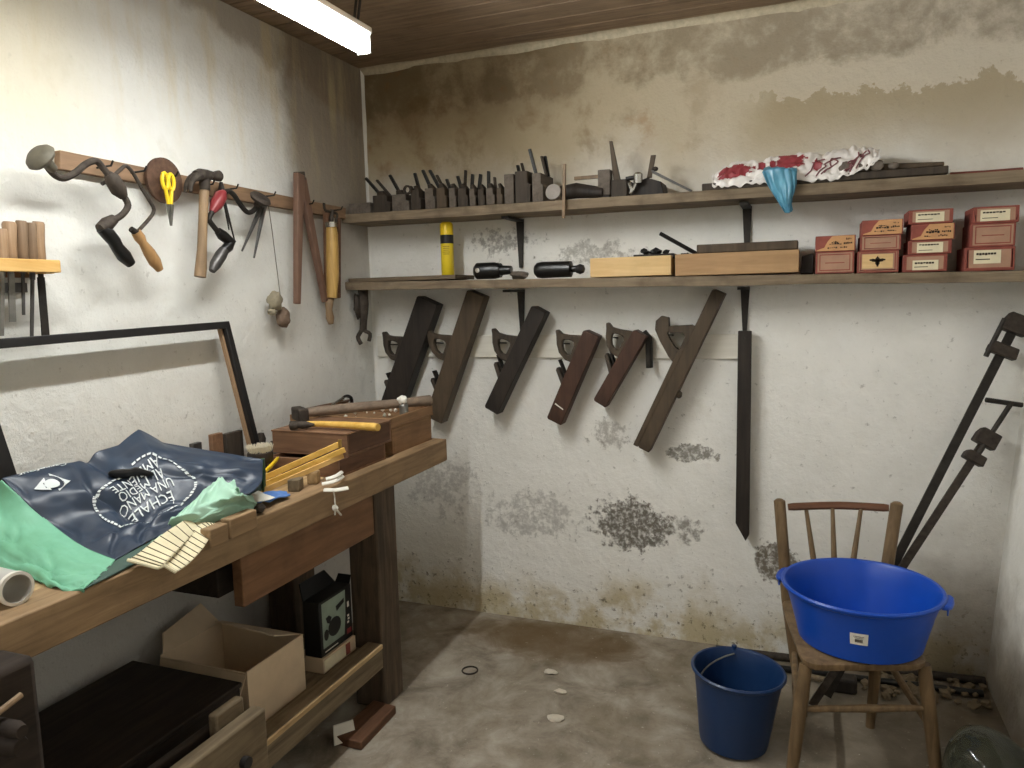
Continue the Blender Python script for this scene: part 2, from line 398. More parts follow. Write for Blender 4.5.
# ------------------------------------------------------------------ room shell
H = 2.3; YF = -5.2; XR0, XR1 = 2.345, 2.49
def struct(o): o['kind'] = 'structure'; return o
struct(MB().box((-.12, YF-.12, -.12), (2.7, .12, 0)).build('floor', floor_mat()))
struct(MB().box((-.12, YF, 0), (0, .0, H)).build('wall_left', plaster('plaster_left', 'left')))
struct(MB().box((-.12, 0, 0), (2.7, .12, H)).build('wall_back', plaster('plaster_back', 'back')))
struct(MB().hexa([(XR0, YF, 0), (2.7, YF, 0), (2.7, 0, 0), (XR0, 0, 0)], [(XR1, YF, H), (2.7, YF, H), (2.7, 0, H), (XR1, 0, H)]).build('wall_right', plaster('plaster_right', 'right')))
struct(MB().box((-.12, YF-.12, 0), (2.7, YF, H)).build('wall_front', plaster('plaster_front', 'front')))
b = MB(); y = .0
while y > YF:
    y2 = y-R.uniform(.10, .14); b.box((0, y2+.004, H), (2.7, y, H+.02)); y = y2
b.box((-.12, YF-.12, H+.02), (2.7, .12, H+.1))
struct(b.build('ceiling', 'ceil', bevel=.003, seg=1))
b = MB()
def trimf(s, t):
    x = .0+s*2.48; a = t*math.pi/2
    r = .022+.012*noise.noise(V((x*5, 0, 0)))+.006*noise.noise(V((x*22, 3, 0)))
    return V((x, -r*(1-math.sin(a))-.0005, H-r*(1-math.cos(a))-.0005))
b.grid(trimf, 90, 5)
struct(b.build('trim_1', 'beadboard'))
b = MB()
def corner_f(s, t):
    z = .0+s*H; r = .010+.004*noise.noise(V((0, 0, z*6))); a = t*math.pi/2
    return V((r*(1-math.sin(a))+.0003, -r*(1-math.cos(a))-.0003, z))
b.grid(corner_f, 60, 4); struct(b.build('trim_2', plaster('plaster_seam', 'seam')))

# ------------------------------------------------------------------ lamp
t = thing('fluorescent_lamp', 'lit white fluorescent batten lamp hanging from the ceiling over the bench edge', 'lamp', (.57, -1.45, 2.045))
def rr(x0, x1, z0, z1, r, y):
    o = []
    for cx, cz, a0 in ((x1-r, z0+r, -90), (x1-r, z1-r, 0), (x0+r, z1-r, 90), (x0+r, z0+r, 180)):
        for q in range(4): a = math.radians(a0+q*30); o.append(V((cx+r*math.cos(a), y, cz+r*math.sin(a))))
    return o
def batten(t, LX0, LX1, LY0, LY1, LZ, hh, em_='lamp'):
    MB().rings([rr(LX0+.004, LX1, LZ, LZ+hh, .012, LY0), rr(LX0+.004, LX1, LZ, LZ+hh, .012, LY1)]).build('diffuser', em_, t)
    MB().box((LX0, LY1, LZ+.004), (LX0+.003, LY0, LZ+hh)).build('added_light_shield', 'lamp_shell', t)  # unseen plate added to keep the lamp's light off the left wall
    MB().rings([rr(LX0-.004, LX1+.004, LZ+hh+.001, LZ+hh+.022, .006, LY0+.012), rr(LX0-.004, LX1+.004, LZ+hh+.001, LZ+hh+.022, .006, LY1-.012)]).build('housing', 'lamp_shell', t)
    for yy in (LY0+.005, LY1-.005):
        MB().box((LX0-.002, yy-.004, LZ-.002), (LX1+.002, yy+.004, LZ+hh)).build('end_cap', 'lamp_shell', t, .003)
    xm = (LX0+LX1)/2
    for yy in (LY0-.2, LY1+.2):
        MB().tube([(xm, yy, LZ+hh+.02), (xm, yy, H)], .004).build('hanger', 'iron', t)
    b = MB(); b.tube([(xm+.005, LY0-.05, LZ+hh+.02), (xm+.005, LY0-.03, 2.2), (xm+.005, LY0, H)], .004); b.tube([(xm+.018, LY0-.05, LZ+hh+.02), (xm+.018, LY0-.03, 2.2), (xm+.018, LY0+.01, H)], .004); b.build('cable', 'black', t)
batten(t, .520, .562, -.865, -2.16, 2.055, .052)
t = thing('fluorescent_lamp', 'added unseen fill lamp, a second batten behind the viewer in line with the first', 'lamp', (.57, -3.5, 2.045))  # fill lamp added out of view to brighten the back wall
batten(t, .520, .566, -2.9, -4.2, 2.055, .052, 'fill_lamp')

# ------------------------------------------------------------------ shelves
def shelf_z(x): return 1.688-.0055*x
def low_z(x): return 1.419-.015*x
def bracket(x, ztop, length, parent, drop):
    b = MB()
    b.hexa([(x-.016, -.012, ztop-.002), (x+.016, -.012, ztop-.002), (x+.016, -.003, ztop-.002), (x-.016, -.003, ztop-.002)][::1],
           [(x-.007, -.012, ztop-drop), (x+.007, -.012, ztop-drop), (x+.007, -.003, ztop-drop), (x-.007, -.003, ztop-drop)])
    b.hexa([(x-.014, -length, ztop-.012), (x+.014, -length, ztop-.012), (x+.016, -.012, ztop-.012), (x-.016, -.012, ztop-.012)],
           [(x-.014, -length, ztop-.003), (x+.014, -length, ztop-.003), (x+.016, -.012, ztop-.003), (x-.016, -.012, ztop-.003)])
    return b.build('bracket', 'iron', parent, .001)
for nm, zf, th, lb in (('upper', shelf_z, .034, 'long weathered board shelf holding the row of moulding planes, upper of two'), ('lower', low_z, .032, 'long weathered board shelf holding the red boxes, lower of two')):
    t = thing('wall_shelf', lb, 'shelf', (1.2, -.1, zf(1.2)-th), 'board shelves on the back wall')
    n = 44; rings = []; b = MB(); sd = 3 if nm == 'upper' else 9
    for i in range(n+1):
        x = .004+(2.425-.004-.01 if nm == 'upper' else 2.405-.01)*i/n; z = zf(x); w = .004*noise.noise(V((x*3, sd, 0))); f = -.205+.004*noise.noise(V((x*7, sd, 4)))
        rings.append([V((x, -.004, z)), V((x, f, z)), V((x, f-.002, z-.006)), V((x, f, z-th+w)), V((x, -.004, z-th+w))])
    b.rings(rings).build('shelf_board', 'shelf', t)
    for px in ((520, 747) if nm == 'upper' else (521, 745)):
        p = W(px, 230 if nm == 'upper' else 300, Y=-.01)
        bracket(p.x, zf(p.x)-th-.003, .17, t, .19 if nm == 'upper' else .17)
xl = low_z
tag(MB().box((.02, -.208, low_z(.2)+.001), (.50, -.03, low_z(.2)+.017)).build('plank', wood('thin_dark_plank', (84, 72, 58), (120, 104, 84), 'x'), bevel=.002),
    'thin dark plank lying on the left end of the lower shelf under the yellow can', 'plank')
# corner bracket with hanging old cramp at the lower shelf's left end
t = thing('hand_cramp', 'rusty iron cramp hanging under the left end of the lower shelf', 'clamp', (.03, -.17, 1.15))
def PY(px, py, y): return W(px, py, Y=y)
MB().tube(smooth_path([PY(363, 290, -.16), PY(364, 312, -.16), PY(363, 332, -.16)], 3), [.022, .020, .021, .018, .015, .015, .016], 10, .6).build('bar', 'rust', t)
MB().lump(PY(357.5, 306, -.165), (.014, .02, .045), 4, .5).build('jaw', 'rust', t)
b = MB(); b.tube(smooth_path([PY(362, 330, -.16), PY(358, 337, -.16), PY(361, 344, -.16)], 3), .009); b.tube(smooth_path([PY(365, 331, -.16), PY(370, 334, -.16), PY(369, 341, -.16)], 3), .008); b.build('hook', 'rust', t)

# ledger strip on back wall
t = thing('peg_rail', 'white painted strip with nails on the back wall behind the hanging planes', 'rail', (.8, -.01, 1.10))
a, c = W(376, 336, Y=-.02), W(752, 333, Y=-.02)
MB().box((a.x, -.014, 1.100), (c.x, -.001, 1.190)).build('strip', 'ledger', t, .002)

# ------------------------------------------------------------------ hanging wooden planes
def hand_plane(label, top, bot, wpx, mat, tote_px, tote_h, iron_px, ybk=-.028, dep=.062, nail=True, toter=None):
    """top/bot: centres of the two ends; the side of the body faces the room"""
    yf = ybk-dep
    A, B = W(*top, Y=yf), W(*bot, Y=yf)
    ax = (A-B).normalized(); L = (A-B).length; up = V((-ax.z, 0, ax.x))   # to the left: the plane's top
    if up.x > 0: up = -up
    h = wpx/(FPX/((A-V(CAM)).dot(CF)))
    t = thing('hand_plane', label, 'plane', (B.x, ybk-dep/2, B.z), 'wooden bench planes hung on the back wall')
    mt = frame(B-up*h/2-V((0, -dep, 0)), ax, uy=up)   # local x length, y towards plane top, z = ?
    zdir = mt.to_3x3() @ V((0, 0, 1)); s = 1 if zdir.y < 0 else -1
    if s < 0: mt = mt @ Matrix.Translation((0, 0, -dep))
    # outline of the body: chamfered heel and toe
    c = .006
    MB().prism([(0, 0), (L, 0), (L, h-c), (L-c, h), (c, h), (0, h-c)], mt, dep).build('body', mat, t, .003)
    inv = mt.inverted()
    # tote: closed handle with a horn; hole in the middle
    q = inv @ W(*tote_px, Y=(ybk+yf)/2-.004); hx = q.x; hh = tote_h
    tote_h *= 1.45; hh = tote_h; zt = dep/2-.004
    prof = [(-.050, h-.004), (-.052, h+.30*hh), (-.036, h+.72*hh), (-.010, h+hh*.98), (.020, h+hh*1.16), (.038, h+hh*1.30), (.044, h+hh*1.20), (.036, h+hh*.95), (.042, h+hh*.62), (.052, h+.30*hh), (.058, h+.10*hh), (.058, h-.004)]
    hole = [(-.026, h+.16*hh), (-.030, h+.34*hh), (-.022, h+.55*hh), (-.008, h+.68*hh), (.004, h+.74*hh), (.010, h+.76*hh), (.016, h+.74*hh), (.020, h+.68*hh), (.024, h+.54*hh), (.026, h+.36*hh), (.024, h+.24*hh), (.016, h+.16*hh)]
    if toter == 'open':
        prof = [(-.09, h-.004), (-.07, h+.35*hh), (-.03, h+.85*hh), (.0, h+1.15*hh), (.03, h+1.25*hh), (.055, h+1.15*hh), (.06, h+.9*hh), (.03, h+.8*hh), (.045, h+.55*hh), (.06, h+.3*hh), (.07, h+.12*hh), (.07, h-.004)]
        hole = [(-.03, h+.14*hh), (-.028, h+.3*hh), (-.015, h+.5*hh), (.0, h+.66*hh), (.006, h+.72*hh), (.012, h+.72*hh), (.016, h+.7*hh), (.012, h+.62*hh), (.02, h+.48*hh), (.028, h+.34*hh), (.03, h+.22*hh), (.02, h+.14*hh)]
    MB().prism([(hx+a, b_) for a, b_ in prof], mt @ Matrix.Translation((0, 0, zt)), .028, [(hx+a, b_) for a, b_ in hole]).build('tote', 'tote' if toter == 'open' or mat != 'plane_dark' else 'plane_side', t, .004)
    if iron_px:
        q = inv @ W(*iron_px, Y=(ybk+yf)/2)
        ix = q.x-h*.62-.035; m2 = mt @ Matrix.Translation((ix, h*.35, dep/2-.02)) @ Matrix.Rotation(math.radians(48), 4, 'Z')
        MB().prism([(0, 0), (.100, 0), (.108, .006), (.100, .014), (0, .020)], m2, .04).build('wedge', 'plane_side', t, .002)
        m3 = mt @ Matrix.Translation((ix+.014, h*.35, dep/2-.018)) @ Matrix.Rotation(math.radians(46), 4, 'Z')
        MB().prism([(0, 0), (.122, 0), (.122, .004), (0, .004)], m3, .036).build('blade', 'iron', t)
    if nail:
        n0 = mt @ V((hx+.0, h+.6*hh, dep/2)); MB().tube([(n0.x, -.002, n0.z), (n0.x, ybk-dep*.85, n0.z+.006)], .003, 8).build('nail', 'iron', t)
    return t, mt, L, h, dep
hand_plane('long black bench plane hanging at the far left of the back wall behind the hammers', (427, 300), (388, 412), 24, 'plane_dark', (391, 345), .055, (386, 372))
t, mt, L, h, dep = hand_plane('long brown bench plane second from the left, its lower end behind the tool boxes', (475.5, 293), (433, 420), 20, 'plane_brown', (438, 344), .065, (430, 372))
hand_plane('black bench plane third from the left, hanging alone below the shelf bracket', (538.5, 309), (490.5, 411), 16.5, 'plane_dark', (500, 343), .06, (500, 362))
t, mt, L, h, dep = hand_plane('short dark red bench plane with a pale nick near its lower end', (591, 333), (553.5, 422), 17, 'plane_red', (564, 344), .055, (560, 366))
MB().hexa(*[[mt @ V(p) for p in q] for q in ([(.060, h*.25, dep-.001), (.064, h*.25, dep-.001), (.072, h*.85, dep-.001), (.067, h*.85, dep-.001)], [(.060, h*.25, dep+.001), (.064, h*.25, dep+.001), (.072, h*.85, dep+.001), (.067, h*.85, dep+.001)])]).build('paint_nick', 'paper_w', t)
hand_plane('shortest brown bench plane, hanging between the dark red plane and the longest one', (640, 333), (599, 404), 15, 'plane_red', (620, 342), .055, (611, 355))
t, mt, L, h, dep = hand_plane('longest grey brown bench plane with a stepped lower half and pale triangular handle', (719, 291), (643, 450), 13.5, 'plane_brown', (690, 345), .075, None, toter='open')
MB().prism([(.0, h-.001), (.0, h+.018), (L*.60, h+.018), (L*.655, h-.001)], mt, dep).build('raised_front', 'plane_brown', t, .003)
MB().lump(mt @ V((L*.38, -.004, dep*.6)), (.012, .02, .014), 5, .3, 2).build('boss', 'plane_brown', t)
MB().lump(mt @ V((L*.60, h+.022, dep*.7)), (.009, .012, .014), 8, .3, 2).build('lug', 'iron', t)
# strap hanging behind the shortest plane
b = MB(); b.tube([W(643, 332, Y=-.045), W(649, 339, Y=-.045), W(649.5, 368, Y=-.045)], [.017, .017, .016], 4, .5)
tag(b.build('iron_strap', 'iron', bevel=.002), 'short dark flat iron hanging just right of the shortest bench plane', 'iron')
# straightedge
t = thing('straightedge', 'long dark vertical straightedge with an oblique pointed lower end on the back wall', 'ruler', (1.56, -.03, .6))
def yp(p): return W(*p, Y=-.05)
pts = [yp((738, 331)), yp((751.5, 331)), yp((749, 535)), yp((745.5, 541)), yp((735.5, 523))]
mt = frame((0, -.028, 0), (1, 0, 0), uz=(0, -1, 0))
MB().prism([(p.x, (mt.inverted() @ p).y) for p in pts], mt, .024).build('blade', 'plane_dark', t, .002)
MB().tube([(pts[0].x+.022, -.002, pts[0].z-.03), (pts[0].x+.022, -.06, pts[0].z-.026)], .003, 8).build('nail', 'iron', t)

# ------------------------------------------------------------------ left wall tool rail
t = thing('tool_rail', 'brown wooden rail with hooks along the left wall from which tools hang', 'rail', (.015, -.85, 1.68))
a0, a1 = W(60, 150, X=.022), W(60, 169, X=.022); b0, b1 = W(346, 208, X=.022), W(346, 219, X=.022)
MB().hexa([(.001, a1.y, a1.z), (.022, a1.y, a1.z), (.022, b1.y, b1.z), (.001, b1.y, b1.z)], [(.001, a0.y, a0.z), (.022, a0.y, a0.z), (.022, b0.y, b0.z), (.001, b0.y, b0.z)]).build('rail_board', 'rail', t, .002)
for px, py in ((97, 168), (131, 173), (163, 178), (200, 186), (224, 190), (262, 197), (301, 205), (330, 211)):
    p = W(px, py, X=.022); q = 0
    MB().tube([p-V((.01, 0, 0)), p+V((.05, 0, .002)), p+V((.058, 0, .014))], .0028, 6).build('hook', 'iron', t)
LXp = .075
def PX(px, py, x=LXp): return W(px, py, X=x)
# brace with wooden pad
t = thing('brace', 'bit brace with a large grey pad, leftmost tool on the wall rail', 'brace', PX(100, 265), 'tools hung on the left wall rail')
d = (PX(50, 168)-PX(40, 155, .085)).normalized()
pc = PX(39, 156, .085); mt = frame(pc, (1, 0, 0), uz=V((-.10, .75, -.55)))
MB().lathe([(.001, -.014), (.022, -.012), (.034, -.003), (.037, .006), (.031, .014), (.018, .019), (.013, .026), (.011, .042), (.008, .046)], mt, 24).build('pad', plain('grey_worn_wood', (104, 98, 84), .6, .2, 25), t)
MB().tube(smooth_path([PX(46, 165), PX(55, 175), PX(64, 178), (PX(75, 173)), PX(86, 164), PX(96, 161), PX(103, 168), PX(110, 177)], 4), .0085).build('crank', 'rust', t)
MB().tube([PX(108, 174), PX(112, 179), PX(119, 190), PX(124, 197)], [.011, .020, .021, .011], 14).build('grip', 'plane_side', t)
MB().tube(smooth_path([PX(123, 195), PX(128, 205), PX(123, 214), PX(113, 221), PX(108, 226)], 4), .0085).build('crank', 'rust', t)
MB().tube([PX(114, 219), PX(107, 224), PX(100, 229)], [.013, .018, .014], 12).build('ratchet', 'rust', t)
MB().tube([PX(101, 228), PX(108, 234), PX(114, 241), PX(117, 247), PX(124, 256), PX(131, 264)], [.014, .018, .017, .016, .019, .013], 14).build('chuck', 'blackmetal', t)
# crank drill with wooden handle
t = thing('crank_drill', 'thin bent steel crank with a tan wooden handle, second on the wall rail', 'crank', PX(140, 270), 'tools hung on the left wall rail')
MB().tube(smooth_path([PX(102, 184, .06), PX(110, 179, .06), PX(120, 170, .06), PX(126, 166, .06), PX(133, 173, .06), PX(141, 187, .06), PX(149, 200, .06), PX(154, 210, .06), PX(149, 219, .06), PX(140, 229, .06), PX(136, 234, .06)], 3), .005).build('crank', 'rust', t)
MB().tube([PX(131, 229, .06), PX(138, 234, .06)], [.008, .010], 10).build('pin', 'iron', t)
MB().tube([PX(136, 232, .06), PX(140, 238, .06), PX(143, 243, .06), PX(149, 252, .06), PX(155, 262, .06), PX(160, 270, .06)], [.013, .015, .011, .016, .017, .010], 14).build('handle', 'tan', t)
# rusty disc
t = tag(MB().lathe([(.02, 0), (.062, 0), (.064, .003), (.064, .012), (.02, .014)], frame(PX(162, 181, .03), (0, 1, 0), uz=(1, 0, 0)), 36).build('grinding_disc', 'disc'), 'rusty brown disc hanging on the wall rail behind the yellow scissors', 'disc', 'tools hung on the left wall rail')
# scissors
t = thing('scissors', 'scissors with yellow looped handles hanging over the rusty disc', 'scissors', PX(165, 217), 'tools hung on the left wall rail')
for sx in (-1, 1):
    c0 = PX(168.5, 188, .066); b = MB()
    pts = [c0+V((0, sx*.011+.010*math.cos(a)*sx, .018+.022*math.sin(a))) for a in [math.radians(-90+q*30) for q in range(13)]]
    pts = [c0+V((0, sx*.004, -.045))]+pts
    b.tube(pts, .0055, 8).build('handle', 'yellow', t)
    MB().hexa([c0+V((-.002+.002*sx, sx*.006-.006, -.045)), c0+V((.002+.002*sx, sx*.006-.006, -.045)), c0+V((.002+.002*sx, sx*.006+.006, -.045)), c0+V((-.002+.002*sx, sx*.006+.006, -.045))][::1],
               [c0+V((-.001+.002*sx, -.002, -.105)), c0+V((.001+.002*sx, -.002, -.105)), c0+V((.001+.002*sx, .001, -.105)), c0+V((-.001+.002*sx, .001, -.105))]).build('blade', 'steel', t)
# hammer
t = thing('hammer', 'claw hammer with a brown wooden handle hanging upright on the wall rail', 'hammer', PX(201, 278), 'tools hung on the left wall rail')
MB().tube([PX(205, 186), PX(204, 195), PX(203, 220), PX(202, 250), PX(201, 268), PX(200, 277)], [.012, .014, .013, .014, .017, .017], 14, .75).build('handle', 'handle', t)
b = MB(); b.tube([PX(196, 176), PX(200, 175), PX(207, 176), PX(211, 175), PX(213, 176), PX(219, 176), PX(220, 176)], [.016, .019, .019, .012, .013, .017, .014], 14)
b.tube([PX(204, 172), PX(205, 190)], [.017, .015], 12)
for dz in (-.007, .007): b.tube(smooth_path([PX(198, 176)+V((dz, 0, 0)), PX(193, 178)+V((dz, 0, 0)), PX(189, 184)+V((dz, 0, 0)), PX(188, 192)+V((dz*1.5, 0, 0))], 3), [.014, .013, .012, .011, .010, .009, .008, .007, .006, .005][:10], 8)
b.build('head', 'rust', t)
# brace with red grip
t = thing('brace', 'bit brace with a red grip and black chuck hanging beside the claw hammer', 'brace', PX(212, 272), 'tools hung on the left wall rail')
MB().tube(smooth_path([PX(258, 205, .07), PX(253, 211, .07), PX(247, 212, .07), (PX(240, 204, .07)), PX(234, 195, .07), PX(228, 191, .07), PX(224, 194, .07)], 4), .008).build('crank', 'iron', t)
MB().lathe([(.002, 0), (.03, .002), (.036, .010), (.030, .020), (.012, .026), (.010, .04)], frame(PX(262, 196, .095), (0, 1, 0), uz=PX(256, 206, .07)-PX(262, 196, .095)), 20).build('pad', 'rust', t)
MB().tube([PX(224, 192, .07), PX(221, 196, .07), PX(216, 205, .07), PX(212, 212, .07)], [.009, .020, .019, .009], 14).build('grip', 'red', t)
MB().tube(smooth_path([PX(213, 211, .07), PX(209, 219, .07), PX(214, 227, .07), PX(219, 233, .07)], 4), .008).build('crank', 'iron', t)
MB().tube([PX(218, 231, .07), PX(222, 235, .07), PX(230, 242, .07), PX(228, 247, .07), PX(222, 252, .07)], [.012, .017, .019, .017, .013], 14).build('ratchet', 'blackmetal', t)
MB().tube([PX(224, 250, .07), PX(221, 255, .07), PX(215, 265, .07), PX(212, 271, .07)], [.015, .018, .017, .010], 14).build('chuck', 'greysteel', t)
# thin divider and the steel compass
t = thing('dividers', 'thin bow dividers hanging behind the red gripped brace', 'dividers', PX(230, 242), 'tools hung on the left wall rail')
for e in ((229, 230), (235, 242)): MB().tube([PX(222, 190, .045), PX(224, 200, .045), PX(*e, .045)], [.006, .005, .002], 8).build('leg', 'iron', t)
MB().tube([PX(221, 182, .045), PX(222, 192, .045)], [.005, .012], 8).build('hinge', 'iron', t)
t = thing('compass', 'steel compass with two straight legs hanging right of the red gripped brace', 'compass', PX(250, 258), 'tools hung on the left wall rail')
for s_, e in ((259, (242, 251)), (263, (254, 258))): MB().tube([PX(s_+2, 203, .058), PX(s_, 212, .058), PX(*e, .058)], [.009, .008, .003], 8).build('leg', 'greysteel', t)
MB().lathe([(.006, -.008), (.016, -.007), (.016, .007), (.006, .008)], frame(PX(262, 203, .058), (0, 1, 0), uz=(1, 0, 0)), 16).build('hinge', 'greysteel', t)
# string with stones
t = thing('plumb_weight', 'two small stones tied on a thin string hanging from the wall rail', 'weight', PX(278, 328, .04), 'tools hung on the left wall rail')
MB().tube([PX(268, 203, .035), PX(272, 230, .035), PX(280, 294, .035)], .0016, 6).build('string', 'string', t)
b = MB(); b.lump(PX(275, 302, .045), (.025, .032, .034), 3, .35); b.lump(PX(272, 312, .045), (.015, .015, .012), 9, .3); b.build('stone', 'stone', t)
MB().lump(PX(283.5, 318, .045), (.022, .026, .036), 6, .3).build('stone', 'stone_d', t)
# big wooden dividers
t = thing('dividers', 'large red brown wooden dividers with two long legs hanging open', 'dividers', PX(310, 325), 'tools hung on the left wall rail')
b = MB()
def barpx(p, q, w0, w1, th, x0, mat, name, parent, bev=.003):
    A, B = PX(*p, x0), PX(*q, x0); ax = (B-A); n = V((1, 0, 0)).cross(ax).normalized()
    return MB().hexa([A-n*w0-V((th/2, 0, 0)), A+n*w0-V((th/2, 0, 0)), A+n*w0+V((th/2, 0, 0)), A-n*w0+V((th/2, 0, 0))],
                     [B-n*w1-V((th/2, 0, 0)), B+n*w1-V((th/2, 0, 0)), B+n*w1+V((th/2, 0, 0)), B-n*w1+V((th/2, 0, 0))]).build(name, mat, parent, bev)
barpx((299, 174), (297, 304), .020, .009, .022, .072, 'divider', 'leg', t)
barpx((301, 178), (325, 302), .020, .008, .022, .048, 'divider', 'leg', t)
MB().tube([PX(299, 172, .06), PX(300, 180, .06)], [.02, .02], 12).build('hinge', 'plane_side', t)
# long tool with golden barrel
t = thing('screwdriver', 'long old screwdriver with golden wooden barrel held in two dark rails, hanging nearest the corner', 'screwdriver', PX(331, 325), 'tools hung on the left wall rail')
for p, q in (((326, 213), (327, 300)), ((338, 218), (338, 298))): barpx(p, q, .007, .007, .02, .050, 'redbrown_d', 'side_rail', t)
MB().tube([PX(331, 222, .07), PX(331.5, 228, .07), PX(332, 235, .07), PX(332.5, 275, .07), PX(332, 298, .07)], [.016, .020, .023, .025, .020], 14).build('barrel', 'golden', t)
MB().tube([PX(331, 222, .07), PX(331.5, 227, .07)], [.023, .023], 14).build('ferrule', 'bright', t)
MB().tube([PX(331, 298, .06), PX(329, 304, .06), PX(329, 310, .06), PX(330, 318, .06), PX(331, 324, .06)], [.013, .016, .013, .016, .010], 14).build('handle', 'handle', t)
b = MB(); b.tube(smooth_path([PX(324, 203, .055), PX(325, 210, .055), PX(331, 212, .055), PX(337, 214, .055), PX(336, 222, .055)], 3), .005); b.tube([PX(332, 210, .055), PX(331, 222, .055)], .008); b.build('clasp', 'rust', t)

# chisel rack
t = thing('chisel_rack', 'golden pine rack screwed to the left wall holding the chisels', 'rack', W(30, 275, X=.03))
zt = W(30, 259, X=.09).z; zb = W(30, 272, X=.09).z; ye = W(60, 262, X=.09).y
MB().box((.078, -1.95, zb), (.092, ye, zt)).build('front_board', 'pine_y', t, .002)
MB().box((.002, -1.95, zb-.010), (.016, ye-.01, zt-.004)).build('back_board', 'apron', t, .002)
MB().box((.016, ye-.03, zb-.002), (.078, ye-.006, zt-.008)).build('spacer', 'pine_y', t, .002)
MB().box((.002, -1.95, zb-.045), (.012, ye-.03, zb-.022)).build('backing_strip', 'greysteel', t, .001)
chis = [(1, 229, 336, 'chisel', 'steel', .013, 'tan handled chisel cut by the left edge of the picture, first in the wall rack'),
        (9, 222, 322, 'chisel', 'steel', .015, 'chisel with a broad tan handle and short bright blade, second in the wall rack'),
        (21, 221, 315, 'chisel_d', 'greysteel', .013, 'chisel with a dark brown handle and narrow blade, third in the wall rack'),
        (31, 223, 343, 'chisel_d', 'greysteel', .012, 'chisel with the thinnest brown handle and longest thin blade, fourth in the wall rack'),
        (38, 222, 337, 'chisel', 'iron', .014, 'reddish handled chisel with a wide black blade, rightmost in the wall rack')]
for px, y0, y1, hm, bm, r, lb in chis:
    xx = .052
    p0 = PX(px, y0, xx); p1 = PX(px+1, 256, xx); p1.z = zt-.004
    t = thing('chisel', lb, 'chisel', (xx, p0.y, PX(px, y1, xx).z), 'chisels in the wall rack')
    MB().tube([p0, p0.lerp(p1, .06), p0.lerp(p1, .5), p0.lerp(p1, .92), p1], [r*.85, r, r*.92, r*1.0, r*.7], 14).build('handle', hm, t)
    q0 = p1; q1 = PX(px+{1: 1, 9: 4, 21: 3, 31: 1, 38: 8}[px], y1, xx); w = {9: .008, 21: .0035, 31: .0042, 38: .010, 1: .005}[px]
    b = MB(); b.tube([q0+V((0, 0, .005)), q0.lerp(q1, .22)], [.007, .006], 8)
    e = [q0.lerp(q1, .2), q1]
    b.hexa([e[0]+V((-.003, -w*.8, 0)), e[0]+V((.003, -w*.8, 0)), e[0]+V((.003, w*.8, 0)), e[0]+V((-.003, w*.8, 0))], [e[1]+V((-.002, -w, 0)), e[1]+V((.0, -w, 0)), e[1]+V((.0, w, 0)), e[1]+V((-.002, w, 0))])
    b.build('blade', bm, t)

# ------------------------------------------------------------------ workbench
BZ = .82; BX = .50; BY = -.33; BYE = -2.62
t = thing('workbench', 'old wooden workbench along the left wall with a thick front plank', 'workbench', (.25, -1.4, 0))
MB().box((.41, BYE, BZ-.083), (BX, BY, BZ)).build('front_plank', 'bench', t, .004)
MB().box((.012, BYE, BZ-.05), (.408, BY, BZ-.001)).build('top', 'bench_top', t, .003)
MB().box((.445, -1.427, .60), (.475, -.82, BZ-.085)).build('apron', 'apron', t, .003)
for (x0, x1, y0, y1) in ((.37, .48, -.815, -.69), (.03, .14, -.815, -.69)):
    MB().hexa([(x0, y0, 0), (x1, y0, 0), (x1, y1, 0), (x0, y1, 0)], [(x0, y0, BZ-.084), (x1, y0, BZ-.084), (x1, y1, BZ-.084), (x0, y1, BZ-.084)]).build('leg', 'oldwood', t, .006)
MB().box((.10, -1.43, .615), (.40, -1.0, BZ-.052)).build('drawer', 'darkbox', t, .003)
MB().box((.145, -.80, .60), (.365, -.70, .69)).build('crossbar', 'oldwood_y', t, .004)
MB().box((.145, -.80, .12), (.365, -.70, .20)).build('crossbar', 'oldwood_y', t, .004)
MB().box((.43, -2.3, .15), (.485, -.82, .232)).build('stretcher', 'oldwood_y', t, .003)
MB().box((.03, -2.3, .15), (.085, -.82, .215)).build('stretcher', 'oldwood_y', t, .003)
MB().box((.087, -2.3, .19), (.428, -.83, .212)).build('shelf_board', 'oldwood_y', t, .003)
MB().box((.485, -2.25, .221), (.493, -.83, .236)).build('stretcher_edge', 'bench_top', t, .002)
for px0, px1, pt, pb, mt_ in ((211, 229, 527, 547, 'bench'), (231, 258, 515, 536, 'bench')):
    a, c = W(px0, pb, X=.53), W(px1, pb-8, X=.53); pm = (px0+px1)/2
    MB().box((.501, a.y, W(pm, pb-2, X=.53).z), (.53, c.y, W(pm, pt-1, X=.53).z)).build('edge_block', mt_, t, .003)
# vise
t = thing('bench_vise', 'dark wooden leg vise standing at the near end of the bench', 'vise', (.55, -1.98, 0))
a = W(38, 625, X=.60)
MB().box((.515, -2.20, 0), (.60, W(34, 630, X=.60).y, .790)).build('jaw', 'darkbox', t, .012)
p = W(10, 720, X=.60)
for i, (px, py, r) in enumerate(((4, 727, .014), (3, 742, .018))):
    p = W(px, py, X=.63); MB().tube([(.60, p.y, p.z), (.655, p.y, p.z), (.67, p.y, p.z)], [r*.8, r, r*.7], 14).build('screw', 'darkbox', t)
p = W(3, 712, X=.63); MB().tube([(.63, p.y-.10, p.z-.02), (.63, p.y+.03, p.z+.012)], .005, 8).build('handle', 'handle', t)

# picture frame leaning on the wall
t = thing('picture_frame', 'large empty black frame leaning on the left wall behind the bag', 'frame', (.08, -1.4, BZ))
FT0, FT1 = W(-30, 331, X=.060), W(224, 324, X=.060)
fz = (FT1.z); zb_ = BZ+.004
TR = V((.034, W(222, 322, X=.034).y, W(222, 322, X=.034).z)); BRp = W(254, 448, X=.075)
